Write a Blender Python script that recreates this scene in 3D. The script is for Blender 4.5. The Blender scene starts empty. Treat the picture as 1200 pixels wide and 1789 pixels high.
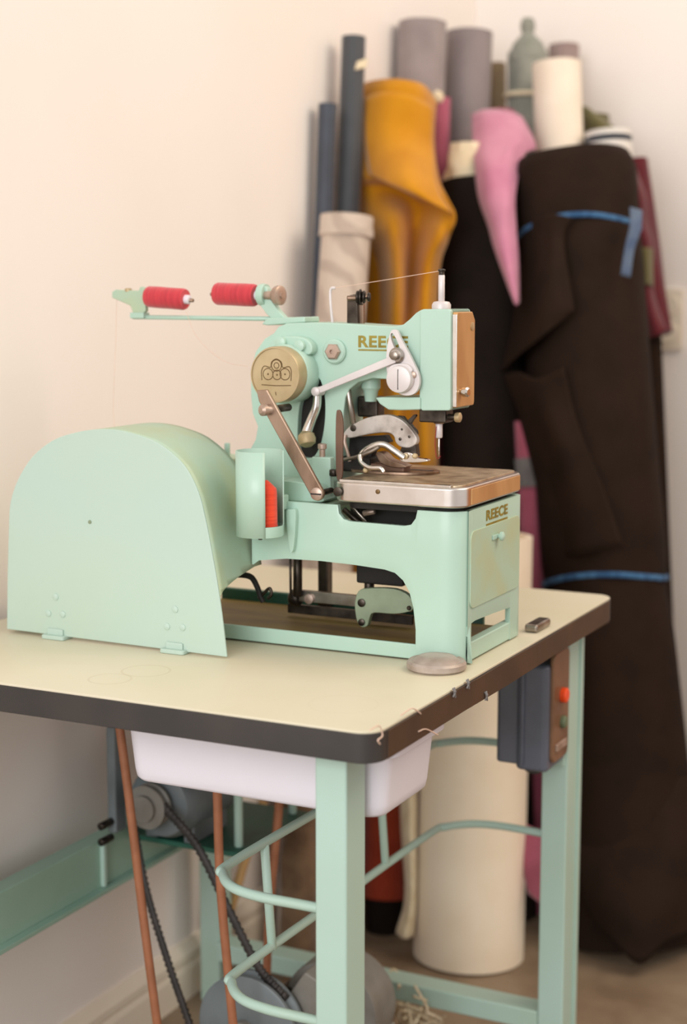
import bpy, bmesh, math, random
from mathutils import Vector, Matrix
random.seed(7)
S = bpy.context.scene
COL = S.collection

# ------------------------------------------------------------------ camera
F = 2750.0; HZ = 513.0; YAW = math.radians(26.5); ZT = 0.787; DEP = 1.68
PIT = math.atan((894.5 - HZ) / F)
FL = Vector((-math.sin(YAW), math.cos(YAW), 0)); RT = Vector((math.cos(YAW), math.sin(YAW), 0)); UP = Vector((0, 0, 1))
FW = FL * math.cos(PIT) - UP * math.sin(PIT); CU = FL * math.sin(PIT) + UP * math.cos(PIT)
def ray(x, y): return FW + RT * ((x - 600) / F) - CU * ((y - 894.5) / F)
CAM = Vector((0, 0, ZT)) - ray(655, 1282) * DEP
cd = bpy.data.cameras.new('camera'); cam = bpy.data.objects.new('camera', cd); COL.objects.link(cam)
cam.location = CAM
cam.rotation_euler = Matrix((RT, CU, -FW)).transposed().to_euler()
cd.sensor_fit = 'VERTICAL'; cd.sensor_height = 36.0; cd.lens = F / 1789 * 36.0
cd.clip_start = 0.05; cd.clip_end = 60
cd.dof.use_dof = True; cd.dof.focus_distance = 1.97; cd.dof.aperture_fstop = 2.6
S.camera = cam

# ------------------------------------------------------------------ world, lights, exposure
W = bpy.data.worlds.new('world'); S.world = W; W.use_nodes = True
bg = W.node_tree.nodes['Background']; bg.inputs[0].default_value = (1.0, 0.972, 0.945, 1); bg.inputs[1].default_value = 0.70
def area(name, loc, target, sx, sy, power, col):
    l = bpy.data.lights.new(name, 'AREA'); l.shape = 'RECTANGLE'; l.size = sx; l.size_y = sy; l.energy = power; l.color = col
    o = bpy.data.objects.new(name, l); COL.objects.link(o); o.location = loc
    o.rotation_euler = (Vector(target) - Vector(loc)).to_track_quat('-Z', 'Y').to_euler()
    return o
area('window_daylight', (-0.1, -3.6, 2.1), (-0.3, 0.6, 0.9), 3.0, 2.2, 98, (0.95, 0.97, 1.0))
area('ceiling_lamp', (1.5, 1.0, 2.9), (-0.1, 0.9, 0.6), 1.4, 1.4, 26, (1.0, 0.84, 0.64))
S.view_settings.view_transform = 'Standard'; S.view_settings.look = 'None'
S.view_settings.gamma = 1.0; S.view_settings.use_curve_mapping = False
S.view_settings.exposure = 0.38

# ------------------------------------------------------------------ pixel -> place helpers
def PY(x, y, Y): d = ray(x, y); return CAM + d * ((Y - CAM.y) / d.y)
def PX(x, y, X): d = ray(x, y); return CAM + d * ((X - CAM.x) / d.x)
def PZ(x, y, Z): d = ray(x, y); return CAM + d * ((Z - CAM.z) / d.z)
def depth(p): return (Vector(p) - CAM).dot(FW)
def RR(px, p): return px * depth(p) / F
def xz(pts, Y): return [(PY(x, y, Y).x, PY(x, y, Y).z) for x, y in pts]
def yz(pts, X): return [(PX(x, y, X).y, PX(x, y, X).z) for x, y in pts]
def PF(x, Y):                       # floor point under pixel column x at depth Y (z = 0)
    a, b = 900.0, 2600.0
    for _ in range(50):
        m = (a + b) / 2
        if PY(x, m, Y).z > 0: a = m
        else: b = m
    return PY(x, (a + b) / 2, Y)

# ------------------------------------------------------------------ materials
def lin(c): return tuple((v / 255 / 12.92 if v / 255 <= 0.04045 else ((v / 255 + 0.055) / 1.055) ** 2.4) for v in c) + (1,)
MATS = {}
def mat(name, rgb, rough=0.5, metal=0.0, rgb2=None, scale=8.0, lo=0.4, hi=0.7, bump=0.0, bscale=60.0, stretch=(1, 1, 1), sheen=0.0, coat=0.0, detail=4):
    m = bpy.data.materials.new(name); m.use_nodes = True; MATS[name] = m
    n = m.node_tree.nodes; L = m.node_tree.links; b = n['Principled BSDF']
    b.inputs['Roughness'].default_value = rough; b.inputs['Metallic'].default_value = metal
    if sheen: b.inputs['Sheen Weight'].default_value = sheen
    if coat: b.inputs['Coat Weight'].default_value = coat; b.inputs['Coat Roughness'].default_value = 0.15
    tc = n.new('ShaderNodeTexCoord'); mp = n.new('ShaderNodeMapping'); mp.inputs['Scale'].default_value = stretch
    L.new(tc.outputs['Object'], mp.inputs['Vector'])
    c1 = lin(rgb); c2 = lin(rgb2 or tuple(v * 0.93 for v in rgb))
    ns = n.new('ShaderNodeTexNoise'); ns.inputs['Scale'].default_value = scale; ns.inputs['Detail'].default_value = detail
    L.new(mp.outputs[0], ns.inputs['Vector'])
    cr = n.new('ShaderNodeValToRGB'); cr.color_ramp.elements[0].position = lo; cr.color_ramp.elements[1].position = hi
    cr.color_ramp.elements[0].color = c1; cr.color_ramp.elements[1].color = c2
    L.new(ns.outputs['Fac'], cr.inputs[0]); L.new(cr.outputs[0], b.inputs['Base Color'])
    if bump:
        n2 = n.new('ShaderNodeTexNoise'); n2.inputs['Scale'].default_value = bscale; n2.inputs['Detail'].default_value = 3
        L.new(mp.outputs[0], n2.inputs['Vector'])
        bp = n.new('ShaderNodeBump'); bp.inputs['Strength'].default_value = bump; bp.inputs['Distance'].default_value = 0.002
        L.new(n2.outputs['Fac'], bp.inputs['Height']); L.new(bp.outputs[0], b.inputs['Normal'])
    return m
mat('wall_paint', (240, 232, 226), 0.75, rgb2=(236, 227, 219), scale=1.5, bump=0.08, bscale=30)
mat('floor_lino', (142, 122, 100), 0.55, rgb2=(118, 98, 78), scale=9, bump=0.05)
mat('gloss_white', (236, 224, 206), 0.35, rgb2=(226, 212, 192), scale=4)
mat('mint', (172, 201, 185), 0.42, rgb2=(167, 194, 177), scale=6, coat=0.15)
mat('mint_guard', (178, 200, 190), 0.5, rgb2=(180, 199, 182), scale=3.5, lo=0.35, hi=0.75)
mat('mint_worn', (168, 192, 170), 0.5, rgb2=(174, 184, 148), scale=14)
mat('mint_table', (170, 196, 184), 0.42, rgb2=(166, 190, 174), scale=5, coat=0.1)
mat('mint_beam', (150, 180, 162), 0.45, rgb2=(138, 168, 150), scale=5)
mat('bracket_grey_green', (140, 152, 126), 0.5, rgb2=(120, 132, 106), scale=20)
mat('deep_green', (38, 92, 74), 0.5, rgb2=(30, 70, 58), scale=9)
mat('oily_board', (124, 104, 52), 0.6, rgb2=(82, 62, 34), scale=6, stretch=(0.6, 3, 1))
mat('edge_black', (46, 42, 40), 0.5, rgb2=(58, 52, 48), scale=7, bump=0.05)
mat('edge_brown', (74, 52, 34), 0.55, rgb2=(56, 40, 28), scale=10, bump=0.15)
mat('steel', (176, 168, 160), 0.33, 1.0, rgb2=(128, 116, 104), scale=30, lo=0.35)
mat('polished', (225, 220, 215), 0.16, 1.0, rgb2=(200, 192, 182), scale=24)
mat('plate_edge', (214, 206, 200), 0.28, 1.0, rgb2=(196, 184, 174), scale=20)
mat('plate_top', (206, 188, 160), 0.4, 0.8, rgb2=(134, 112, 88), scale=36, lo=0.35, hi=0.75, bump=0.1, bscale=120)
mat('plate_warm_reflect', (204, 158, 104), 0.38, 0.4, rgb2=(182, 134, 82), scale=18, stretch=(1, 1, 0.4))  # tan base colour carries the room's warm reflection on the metal end faces
mat('dark_steel', (84, 76, 68), 0.4, 0.9, rgb2=(46, 40, 36), scale=40)
mat('brown_steel', (166, 142, 124), 0.38, 0.9, rgb2=(100, 76, 58), scale=26, stretch=(1, 1, 0.3))
mat('leaf_steel', (120, 92, 76), 0.45, 0.5, rgb2=(96, 70, 56), scale=14)
mat('bronze', (192, 172, 136), 0.42, 0.5, rgb2=(172, 150, 112), scale=22)
mat('bronze_dark', (112, 86, 52), 0.5, 0.6)
mat('silver_paint', (214, 206, 204), 0.42, 0.15, rgb2=(200, 190, 188), scale=18)
mat('dirty_silver', (196, 186, 178), 0.4, 0.4, rgb2=(122, 108, 98), scale=34, lo=0.45, hi=0.75)
mat('pale_bolt', (188, 166, 152), 0.4, 0.6, rgb2=(160, 136, 120), scale=40)
mat('cast_pale', (176, 162, 152), 0.45, 0.3, rgb2=(146, 130, 118), scale=30)
mat('gold_leaf', (150, 132, 44), 0.45, 0.2, rgb2=(120, 104, 34), scale=60)
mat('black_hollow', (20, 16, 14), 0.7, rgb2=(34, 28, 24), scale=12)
mat('red_thread', (196, 52, 62), 0.8, rgb2=(176, 40, 52), scale=200, stretch=(1, 0.05, 0.05), bump=0.4, bscale=350, sheen=0.3)
mat('orange_thread', (232, 66, 24), 0.75, rgb2=(214, 52, 16), scale=200, stretch=(0.05, 0.05, 1), bump=0.4, bscale=350, sheen=0.3)
mat('thread_line', (222, 190, 170), 0.8)
mat('thread_crimson', (150, 30, 40), 0.8)
mat('spool_wood', (206, 178, 138), 0.5, rgb2=(188, 158, 116), scale=30)
mat('white_plastic', (226, 222, 230), 0.42, rgb2=(222, 217, 224), scale=4)
mat('switch_grey', (88, 93, 106), 0.35, rgb2=(76, 80, 90), scale=12, coat=0.2)
mat('switch_plate', (138, 104, 78), 0.45, 0.4, rgb2=(116, 86, 64), scale=16)
mat('button_red', (240, 78, 26), 0.4)
mat('button_green', (98, 112, 84), 0.5)
mat('machine_grey', (112, 120, 122), 0.45, rgb2=(90, 96, 98), scale=10)
mat('cast_grey', (128, 124, 116), 0.5, rgb2=(106, 100, 92), scale=16)
mat('rubber', (44, 40, 38), 0.6, rgb2=(60, 52, 48), scale=40, bump=0.3)
mat('leather', (162, 104, 72), 0.55, rgb2=(142, 88, 58), scale=30)
mat('stick_wood', (198, 158, 104), 0.6, rgb2=(176, 134, 84), scale=10, stretch=(1, 1, 0.2))
def fab(name, rgb, rgb2=None, scale=14, rough=0.9, sheen=0.25, bump=0.25):
    m = mat(name, rgb, rough, rgb2=rgb2, scale=scale, sheen=sheen, bump=bump, bscale=260)
    m.node_tree.nodes['Principled BSDF'].inputs['Specular IOR Level'].default_value = 0.15 if rough > 0.8 else 0.4
fab('f_slate', (66, 68, 72), (58, 60, 64), rough=0.6, bump=0.05); fab('f_navy', (58, 64, 76), (50, 54, 64), rough=0.5, bump=0.05)
fab('f_mustard', (198, 134, 22), (186, 122, 16)); fab('f_mauve', (152, 140, 138), (138, 126, 125)); fab('f_mauve2', (142, 130, 129), (128, 117, 118))
fab('f_rose', (172, 92, 112), (156, 80, 98)); fab('f_cream', (230, 214, 182), (212, 192, 156), 30)
fab('f_black', (31, 23, 18), (25, 18, 14), sheen=0); fab('f_pink', (198, 132, 154), (184, 114, 140)); fab('f_sage', (146, 146, 136), (122, 124, 114))
fab('f_taupe', (152, 132, 128), (140, 120, 116)); fab('f_white', (236, 222, 204), (230, 214, 194), bump=0.05); fab('f_olive', (104, 98, 62), (92, 84, 52))
fab('f_navywhite', (228, 222, 214), (214, 208, 200)); fab('f_navyband', (44, 50, 62)); fab('f_brown', (40, 27, 19), (33, 22, 15), sheen=0)
fab('f_burgundy', (96, 32, 40), (84, 26, 34))
fab('f_umber', (122, 96, 72), (84, 62, 46), 18); fab('f_brick', (152, 58, 34), (134, 46, 26)); fab('f_card', (240, 224, 200), (236, 218, 192), rough=0.7, bump=0.06)
fab('f_grey', (126, 122, 120), (96, 92, 92)); fab('f_blue', (44, 78, 116), (84, 130, 170), 40, sheen=0.1, bump=0)
fab('f_bluegrey', (92, 104, 122), (70, 84, 110), 30, sheen=0.1)
fab('f_yarn', (228, 212, 182), (196, 168, 130), 60); fab('f_tan', (160, 138, 108), (146, 124, 94))
mat('reflector_wood', (196, 126, 62), 0.4, rgb2=(168, 100, 44), scale=5, stretch=(1, 1, 0.15))  # for the added out-of-view cabinet that throws warm light back
mat('knob_brass', (190, 150, 80), 0.3, 1.0)

def striped(name, c1, c2, freq, axis='X', dist=2.0):
    m = mat(name, c1, 0.9, rgb2=c1, sheen=0.25); n = m.node_tree.nodes; L = m.node_tree.links; b = n['Principled BSDF']
    tc = n.new('ShaderNodeTexCoord'); wv = n.new('ShaderNodeTexWave'); wv.bands_direction = axis
    wv.inputs['Scale'].default_value = freq; wv.inputs['Distortion'].default_value = dist; wv.inputs['Detail'].default_value = 2; wv.inputs['Detail Scale'].default_value = 1.5
    L.new(tc.outputs['Object'], wv.inputs['Vector'])
    cr = n.new('ShaderNodeValToRGB'); cr.color_ramp.elements[0].color = lin(c2); cr.color_ramp.elements[1].color = lin(c1)
    cr.color_ramp.elements[0].position = 0.15; cr.color_ramp.elements[1].position = 0.6
    L.new(wv.outputs['Fac'], cr.inputs[0]); L.new(cr.outputs[0], b.inputs['Base Color'])
striped('f_beige_stripe', (200, 182, 166), (178, 160, 146), 6, 'DIAGONAL', 6)
# laminate with faint rust rings
def laminate():
    m = mat('laminate', (214, 205, 182), 0.45, rgb2=(204, 196, 168), scale=3, detail=8)
    n = m.node_tree.nodes; L = m.node_tree.links; b = n['Principled BSDF']
    src = b.inputs['Base Color'].links[0].from_socket
    geo = n.new('ShaderNodeNewGeometry')
    for (px, py, r) in ((192, 1186, 0.026), (255, 1172, 0.03), (600, 1230, 0.04)):
        c = PZ(px, py, ZT)
        d = n.new('ShaderNodeVectorMath'); d.operation = 'DISTANCE'; d.inputs[1].default_value = c
        L.new(geo.outputs['Position'], d.inputs[0])
        a = n.new('ShaderNodeMath'); a.operation = 'SUBTRACT'; a.inputs[1].default_value = r; L.new(d.outputs['Value'], a.inputs[0])
        ab = n.new('ShaderNodeMath'); ab.operation = 'ABSOLUTE'; L.new(a.outputs[0], ab.inputs[0])
        mr = n.new('ShaderNodeMapRange'); mr.inputs['From Min'].default_value = 0.0; mr.inputs['From Max'].default_value = 0.0022
        mr.inputs['To Min'].default_value = 0.2 if px < 500 else 0.05; mr.inputs['To Max'].default_value = 0.0
        L.new(ab.outputs[0], mr.inputs['Value'])
        mx = n.new('ShaderNodeMix'); mx.data_type = 'RGBA'; mx.inputs[7].default_value = lin((150, 110, 60))
        L.new(mr.outputs[0], mx.inputs[0]); L.new(src, mx.inputs[6]); src = mx.outputs[2]
    L.new(src, b.inputs['Base Color'])
laminate()

# ------------------------------------------------------------------ object helpers
ORG = {}
def thing(name, loc, label, cat, group=None):
    o = bpy.data.objects.new(name, None); COL.objects.link(o); o.location = loc; o.empty_display_size = 0.05
    ORG[o.name] = Vector(loc); tag(o, label, cat, group); return o
def tag(o, label, cat, group=None):
    o['label'] = label; o['category'] = cat
    if group: o['group'] = group
    return o
def link(name, me, m, parent=None, smooth=True, bevel=0.0, seg=2, label=None, angle=35):
    """me has world coordinates; origin moves to its bounding-box centre."""
    vs = [v.co for v in me.vertices]
    c = Vector([(min(v[i] for v in vs) + max(v[i] for v in vs)) / 2 for i in range(3)])
    if parent is None: c.z = min(v.z for v in vs)
    me.transform(Matrix.Translation(-c))
    o = bpy.data.objects.new(name, me); COL.objects.link(o)
    me.materials.append(MATS[m])
    ORG[o.name] = c.copy()
    if parent is not None: o.parent = parent; o.location = c - ORG[parent.name]
    else: o.location = c
    if smooth:
        for p in me.polygons: p.use_smooth = True
        if not bevel: me.set_sharp_from_angle(angle=math.radians(angle))
    if bevel:
        b = o.modifiers.new('bevel', 'BEVEL'); b.width = bevel; b.segments = seg; b.limit_method = 'ANGLE'; b.angle_limit = math.radians(40); b.harden_normals = True
    if label: o['label'] = label
    return o
def frombm(bm, name='m'):
    bmesh.ops.recalc_face_normals(bm, faces=bm.faces[:])
    me = bpy.data.meshes.new(name); bm.to_mesh(me); bm.free(); return me
def add_box(bm, x0, x1, y0, y1, z0, z1):
    v = [bm.verts.new((x, y, z)) for z in (z0, z1) for x, y in ((x0, y0), (x1, y0), (x1, y1), (x0, y1))]
    for f in ((3, 2, 1, 0), (4, 5, 6, 7), (0, 1, 5, 4), (1, 2, 6, 5), (2, 3, 7, 6), (3, 0, 4, 7)): bm.faces.new([v[i] for i in f])
def box(name, x0, x1, y0, y1, z0, z1, m, parent=None, bevel=0.002, **k):
    bm = bmesh.new(); add_box(bm, x0, x1, y0, y1, z0, z1); return link(name, frombm(bm), m, parent, bevel=bevel, **k)
def to3(a, b, t, axis):
    return {'y': (a, t, b), 'x': (t, a, b), 'z': (a, b, t)}[axis]
def add_prism(bm, pts, axis, a, b, holes=()):
    loops = [pts] + list(holes); edges = []
    for lp in loops:
        vs = [bm.verts.new(to3(p[0], p[1], a, axis)) for p in lp]
        edges += [bm.edges.new((vs[i], vs[(i + 1) % len(vs)])) for i in range(len(vs))]
    if holes:
        r = bmesh.ops.triangle_fill(bm, use_beauty=True, use_dissolve=False, edges=edges)
        fs = [g for g in r['geom'] if isinstance(g, bmesh.types.BMFace)]
    else:
        fs = [bm.faces.new([e.verts[0] for e in edges])]
    r = bmesh.ops.extrude_face_region(bm, geom=fs)
    off = Vector(to3(0, 0, b - a, axis))
    bmesh.ops.translate(bm, verts=[g for g in r['geom'] if isinstance(g, bmesh.types.BMVert)], vec=off)
def prism(name, pts, axis, a, b, m, parent=None, bevel=0.0015, holes=(), **k):
    bm = bmesh.new(); add_prism(bm, pts, axis, a, b, holes); return link(name, frombm(bm), m, parent, bevel=bevel, **k)
def frame(d):
    d = d.normalized(); u = d.cross(Vector((0, 0, 1)))
    if u.length < 1e-3: u = Vector((1, 0, 0))
    u.normalize(); return u, d.cross(u).normalized()
def add_lathe(bm, p, d, prof, seg=28, caps=True):
    """prof: (radius, distance along d)"""
    p = Vector(p); d = Vector(d).normalized(); u, v = frame(d); rings = []
    for r, h in prof:
        rings.append([bm.verts.new(p + d * h + (u * math.cos(2 * math.pi * i / seg) + v * math.sin(2 * math.pi * i / seg)) * max(r, 1e-5)) for i in range(seg)])
    for a, b in zip(rings, rings[1:]):
        for i in range(seg): bm.faces.new((a[i], a[(i + 1) % seg], b[(i + 1) % seg], b[i]))
    if caps: bm.faces.new(rings[0]); bm.faces.new(rings[-1])
def lathe(name, p, d, prof, m, parent=None, seg=28, **k):
    bm = bmesh.new(); add_lathe(bm, p, d, prof, seg); return link(name, frombm(bm), m, parent, **k)
def rod(name, p, q, r, m, parent=None, seg=14, r2=None, **k):
    d = Vector(q) - Vector(p); l = d.length; e = min(r, r2 or r) * 0.2; r2 = r if r2 is None else r2
    return lathe(name, p, d, [(r - e, 0), (r, e), (r2, l - e), (r2 - e, l)], m, parent, seg, angle=60, **k)
def catmull(pts, n=8, closed=False):
    P = [Vector(p) for p in pts]; out = []; N = len(P)
    rng = range(N if closed else N - 1)
    for i in rng:
        if closed: p0, p1, p2, p3 = P[i - 1], P[i], P[(i + 1) % N], P[(i + 2) % N]
        else:
            p1, p2 = P[i], P[i + 1]; p0 = P[i - 1] if i else p1 * 2 - p2; p3 = P[i + 2] if i + 2 < N else p2 * 2 - p1
        for k in range(n):
            t = k / n
            out.append(0.5 * ((2 * p1) + (p2 - p0) * t + (2 * p0 - 5 * p1 + 4 * p2 - p3) * t * t + (3 * p1 - p0 - 3 * p2 + p3) * t ** 3))
    if not closed: out.append(P[-1].copy())
    return out
def add_tube(bm, path, r, seg=10, closed=False, rad=None, squash=None):
    N = len(path); rings = []; prev = None
    for i, p in enumerate(path):
        t = (path[(i + 1) % N] - path[i - 1]) if closed else (path[min(i + 1, N - 1)] - path[max(i - 1, 0)])
        t.normalize()
        if prev is None: u = frame(t)[0]
        else:
            u = prev - t * prev.dot(t)
            u = u.normalized() if u.length > 1e-5 else frame(t)[0]
        prev = u; v = t.cross(u); rr = rad(i / (N - 1)) if rad else r
        rings.append([bm.verts.new(p + (u * math.cos(2 * math.pi * k / seg) * (squash or 1) + v * math.sin(2 * math.pi * k / seg)) * rr) for k in range(seg)])
    prs = list(zip(rings, rings[1:])) + ([(rings[-1], rings[0])] if closed else [])
    for a, b in prs:
        for k in range(seg): bm.faces.new((a[k], a[(k + 1) % seg], b[(k + 1) % seg], b[k]))
    if not closed: bm.faces.new(rings[0]); bm.faces.new(rings[-1])
def tube(name, pts, r, m, parent=None, n=8, seg=10, closed=False, rad=None, squash=None, **k):
    bm = bmesh.new(); add_tube(bm, catmull(pts, n, closed), r, seg, closed, rad, squash); return link(name, frombm(bm), m, parent, angle=60, **k)
def rrect(a0, a1, b0, b1, r, n=6):
    out = []
    for cx, cy, s in ((a1 - r, b1 - r, 0), (a0 + r, b1 - r, 90), (a0 + r, b0 + r, 180), (a1 - r, b0 + r, 270)):
        for i in range(n + 1):
            t = math.radians(s + 90 * i / n); out.append((cx + r * math.cos(t), cy + r * math.sin(t)))
    return out
def ellipse(cx, cy, rx, ry, n=28): return [(cx + rx * math.cos(2 * math.pi * i / n), cy + ry * math.sin(2 * math.pi * i / n)) for i in range(n)]
def smooth2(pts, n=5): return [(p.x, p.y) for p in catmull([(x, y, 0) for x, y in pts], n, True)]
def struct(o): o['kind'] = 'structure'; return o
def text(name, s, width, height, ext, M, m, parent, bold=0.012):
    c = bpy.data.curves.new(name, 'FONT'); c.body = s; c.size = 0.02; c.extrude = ext; c.offset = bold * 0.02
    c.align_x = 'LEFT'; c.space_character = 1.08
    o = bpy.data.objects.new(name, c); COL.objects.link(o)
    dg = bpy.context.evaluated_depsgraph_get(); me = bpy.data.meshes.new_from_object(o.evaluated_get(dg))
    bpy.data.objects.remove(o); me.materials.clear()
    xs_ = [v.co.x for v in me.vertices]; ys_ = [v.co.y for v in me.vertices]
    me.transform(M @ Matrix.Diagonal((width / (max(xs_) - min(xs_)), height / (max(ys_) - min(ys_)), 1, 1)) @ Matrix.Translation((-min(xs_), -min(ys_), 0))); return link(name, me, m, parent, smooth=False)

# ================================================================== SETTING
XW = -0.76; YB = 2.16
struct(box('floor', XW, 4.0, -4.2, YB, -0.05, 0.0, 'floor_lino', bevel=0))
struct(box('wall_left', XW - 0.1, XW, -2.0, YB, 0.0, 3.0, 'wall_paint', bevel=0))
struct(box('wall_back', XW - 0.1, 4.0, YB, YB + 0.1, 0.0, 3.0, 'wall_paint', bevel=0))
base_prof = [(0, 0), (0.016, 0), (0.016, 0.055), (0.012, 0.066), (0.016, 0.072), (0.016, 0.084), (0.009, 0.098), (0.006, 0.104), (0, 0.104)]
bb = prism('baseboard_left', [(XW + a, b) for a, b in base_prof], 'y', -2.0, YB, 'gloss_white', bevel=0, smooth=False); struct(bb)
bb = prism('baseboard_back', [(YB - a, b) for a, b in base_prof], 'x', XW, 4.0, 'gloss_white', bevel=0, smooth=False); struct(bb)

# ================================================================== TABLE
TX0 = -0.737; TX1 = 0.0; TY0 = 0.0; TY1 = 0.868; TH = 0.036
table = thing('work_table', (-0.36, 0.43, 0), 'cream laminate sewing work table with black edging and mint green steel legs', 'table')
out = rrect(TX0, TX1, TY0, TY1, 0.026)
prism('tabletop', out, 'z', ZT - 0.003, ZT, 'laminate', table, bevel=0.0007, label='cream laminate top with faint rust rings')
prism('edge_band', rrect(TX0 - .0008, TX1 + .0008, TY0 - .0008, TY1 + .0008, 0.0268), 'z', ZT - TH, ZT - 0.0028, 'edge_black', table, bevel=0.001, label='dark edge band and core of the top')
LZ = ZT - TH
prism('edge_strip', [(y, z) for y, z in ((.030, LZ + .0005), (.25, LZ + .001), (.4, LZ - .0005), (.6, LZ + .001), (.838, LZ), (.838, ZT - .0035), (.7, ZT - .003), (.55, ZT - .0045), (.42, ZT - .003), (.3, ZT - .004), (.2, ZT - .003), (.030, ZT - .0035))], 'x', TX1 - .001, TX1 + .0022, 'edge_brown', table, bevel=.0006, label='brown strip with uneven edges on the short side')  # thin strip, browner than the edge band, slightly uneven top and bottom
def leg(x0, x1, y0, y1): return box('leg', x0, x1, y0, y1, 0.0, LZ, 'mint_table', table, bevel=0.003)
NLX0, NLX1, NLY0, NLY1 = -0.0885, -0.049, 0.030, 0.080
leg(NLX0, NLX1, NLY0, NLY1)
c = PY(988, 1500, 0.79); BLX1 = c.x; BLX0 = BLX1 - 0.042
leg(BLX0, BLX1, 0.79, 0.84)
leg(-0.722, -0.682, 0.0305, 0.08); leg(-0.722, -0.682, 0.80, 0.845)
# welded flange on the far right leg
box('leg_flange', BLX1 - .002, BLX1 + 0.004, 0.838, 0.85, 0.01, LZ, 'mint_table', table, bevel=0.001)
# beam along the wall side, motor plate, lower stretchers
box('side_beam', -0.706, -0.676, 0.0800, 0.80, 0.338, 0.420, 'mint_beam', table, bevel=0.002)
box('beam_lip', -0.676, -0.662, 0.0800, 0.80, 0.338, 0.345, 'mint_beam', table, bevel=0.001)
box('beam_gusset', -0.676, -0.668, 0.44, 0.448, 0.346, 0.415, 'mint_table', table, bevel=0.001)
box('foot_rail', -0.682, BLX0, 0.79, 0.835, 0.085, 0.118, 'mint_table', table, bevel=0.003)
box('apron', BLX1 - 0.03, BLX1 - 0.006, 0.275, 0.79, LZ - 0.03, LZ, 'mint_table', table, bevel=0.002)
mp = box('motor_plate', -0.676, -0.47, 0.52, 0.74, 0.398, 0.406, 'deep_green', table, bevel=0.001)
for (x, y) in ((-0.49, 0.545), (-0.49, 0.72)): rod('hanger_rod', (x, y, 0.406), (x, y, LZ), 0.007, 'mint_table', table)
# U-shaped rails between the near leg and the far leg
def rail(z, bendpx, farX, yb, name='bent_rail'):
    b = PZ(bendpx[0], bendpx[1], z)
    r = 0.085; xs = b.x; y0 = 0.055; y1 = yb
    pts = [(NLX0 + 0.002, y0, z), (xs + 0.14, y0, z), (xs + r, y0, z)]
    for a in (30, 60): pts.append((xs + r - r * math.sin(math.radians(a)), y0 + r - r * math.cos(math.radians(a)), z))
    pts += [(xs, y0 + r, z), (xs, (y0 + y1) / 2, z - .006), (xs, y1 - r, z - .012)]
    for a in (30, 60): pts.append((xs + r - r * math.cos(math.radians(a)), y1 - r + r * math.sin(math.radians(a)), z - .012))
    pts += [(xs + r, y1, z - .012), (xs + 0.15, y1, z - .013), (farX, y1, z - .015)]
    tube(name, pts, 0.0062, 'mint_table', table, n=6)
    return xs
xr1 = rail(0.555, (392, 1515), BLX0 + .002, 0.815)
xr2 = rail(0.418, (404, 1705), BLX0 + .002, 0.815)
for y in (PZ(457, 1474, .552).y, PZ(672, 1512, .409).y): rod('rail_strut', (xr1, y, 0.552), (xr2, y, 0.412), 0.006, 'mint_table', table)
box('rail_bracket', BLX0 + .004, BLX1 - .004, 0.784, 0.790, 0.528, 0.548, 'mint_table', table)

# frayed threads and chips on the edge
for i, (pts, lab) in enumerate((
    ([(646, 1276), (662, 1268), (668, 1285), (660, 1293), (664, 1300)], 'loose cream thread curled over the near table corner'),
    ([(700, 1250), (718, 1238), (726, 1240), (735, 1247)], 'loose cream thread on the table edge above the white bin rim'),
    ([(731, 1278), (744, 1274), (765, 1284)], 'short white thread stuck under the table edge by the bin'))):
    o = tube('thread_scrap', [PX(x, y, 0.003) for x, y in pts], 0.0008, 'thread_line', None, n=5, seg=6); tag(o, lab, 'thread', 'thread scraps on the table edge')
for i, (px, py, lab) in enumerate(((792, 1208, 'pale grey lint tuft on the table edge below the metal foot'), (848, 1214, 'small grey lint tuft under the table edge by the switch box'), (816, 1193, 'tiny lint fleck on the table edge right of the metal foot'))):
    p = PX(px, py, 0.003); bm = bmesh.new()
    for k in range(5):
        a = k * 1.3; add_tube(bm, [p + Vector((0, 0.003 * math.cos(a), 0.004)), p + Vector((0.002, 0.002 * math.sin(a), 0)), p + Vector((0.001, 0.004 * math.cos(a * 2), -0.008 + .002 * k))], 0.0011, 5)
    o = link('lint_tuft', frombm(bm), 'f_grey'); tag(o, lab, 'lint', 'lint tufts on the table edge')

# ================================================================== BELT GUARD
GY = 0.229
gp = [(12, 1099), (13, 1010), (15, 930), (17, 886), (24, 856), (38, 825), (60, 794), (95, 768), (135, 755), (172, 750), (208, 752), (244, 761), (282, 778), (322, 814), (346, 860), (358, 905), (366, 945), (379, 1017), (388, 1080), (396, 1148)]
g2 = [Vector((a, b, 0)) for a, b in xz(gp, GY)]; zb = g2[0].z
arc = catmull(g2, 5)
for p in arc: p.z = 0
guard = thing('belt_guard', (-0.5, 0.29, ZT), 'large arched mint green sheet metal belt guard at the left of the sewing machine', 'guard')
pol = [(p.x, p.y) for p in arc]
prism('front_plate', pol, 'y', GY, GY + 0.003, 'mint_guard', guard, bevel=0.0008)
GB = 0.345
cut = [(0.0, 0.0), (0.30, 0.0)]      # skirt: bottom height along the right flank as a function of depth
def skirt(y):                         # y from front to back
    z1 = PY(382, 1050, GY).z; z2 = PY(440, 985, GB).z
    t = (y - GY) / (GB - GY)
    return z1 + (z2 - z1) * min(1, (t / 0.85)) ** 0.45
bm = bmesh.new(); rows = []
ys = [GY + 0.002 + (GB - GY) * i / 12 for i in range(13)]
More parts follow.
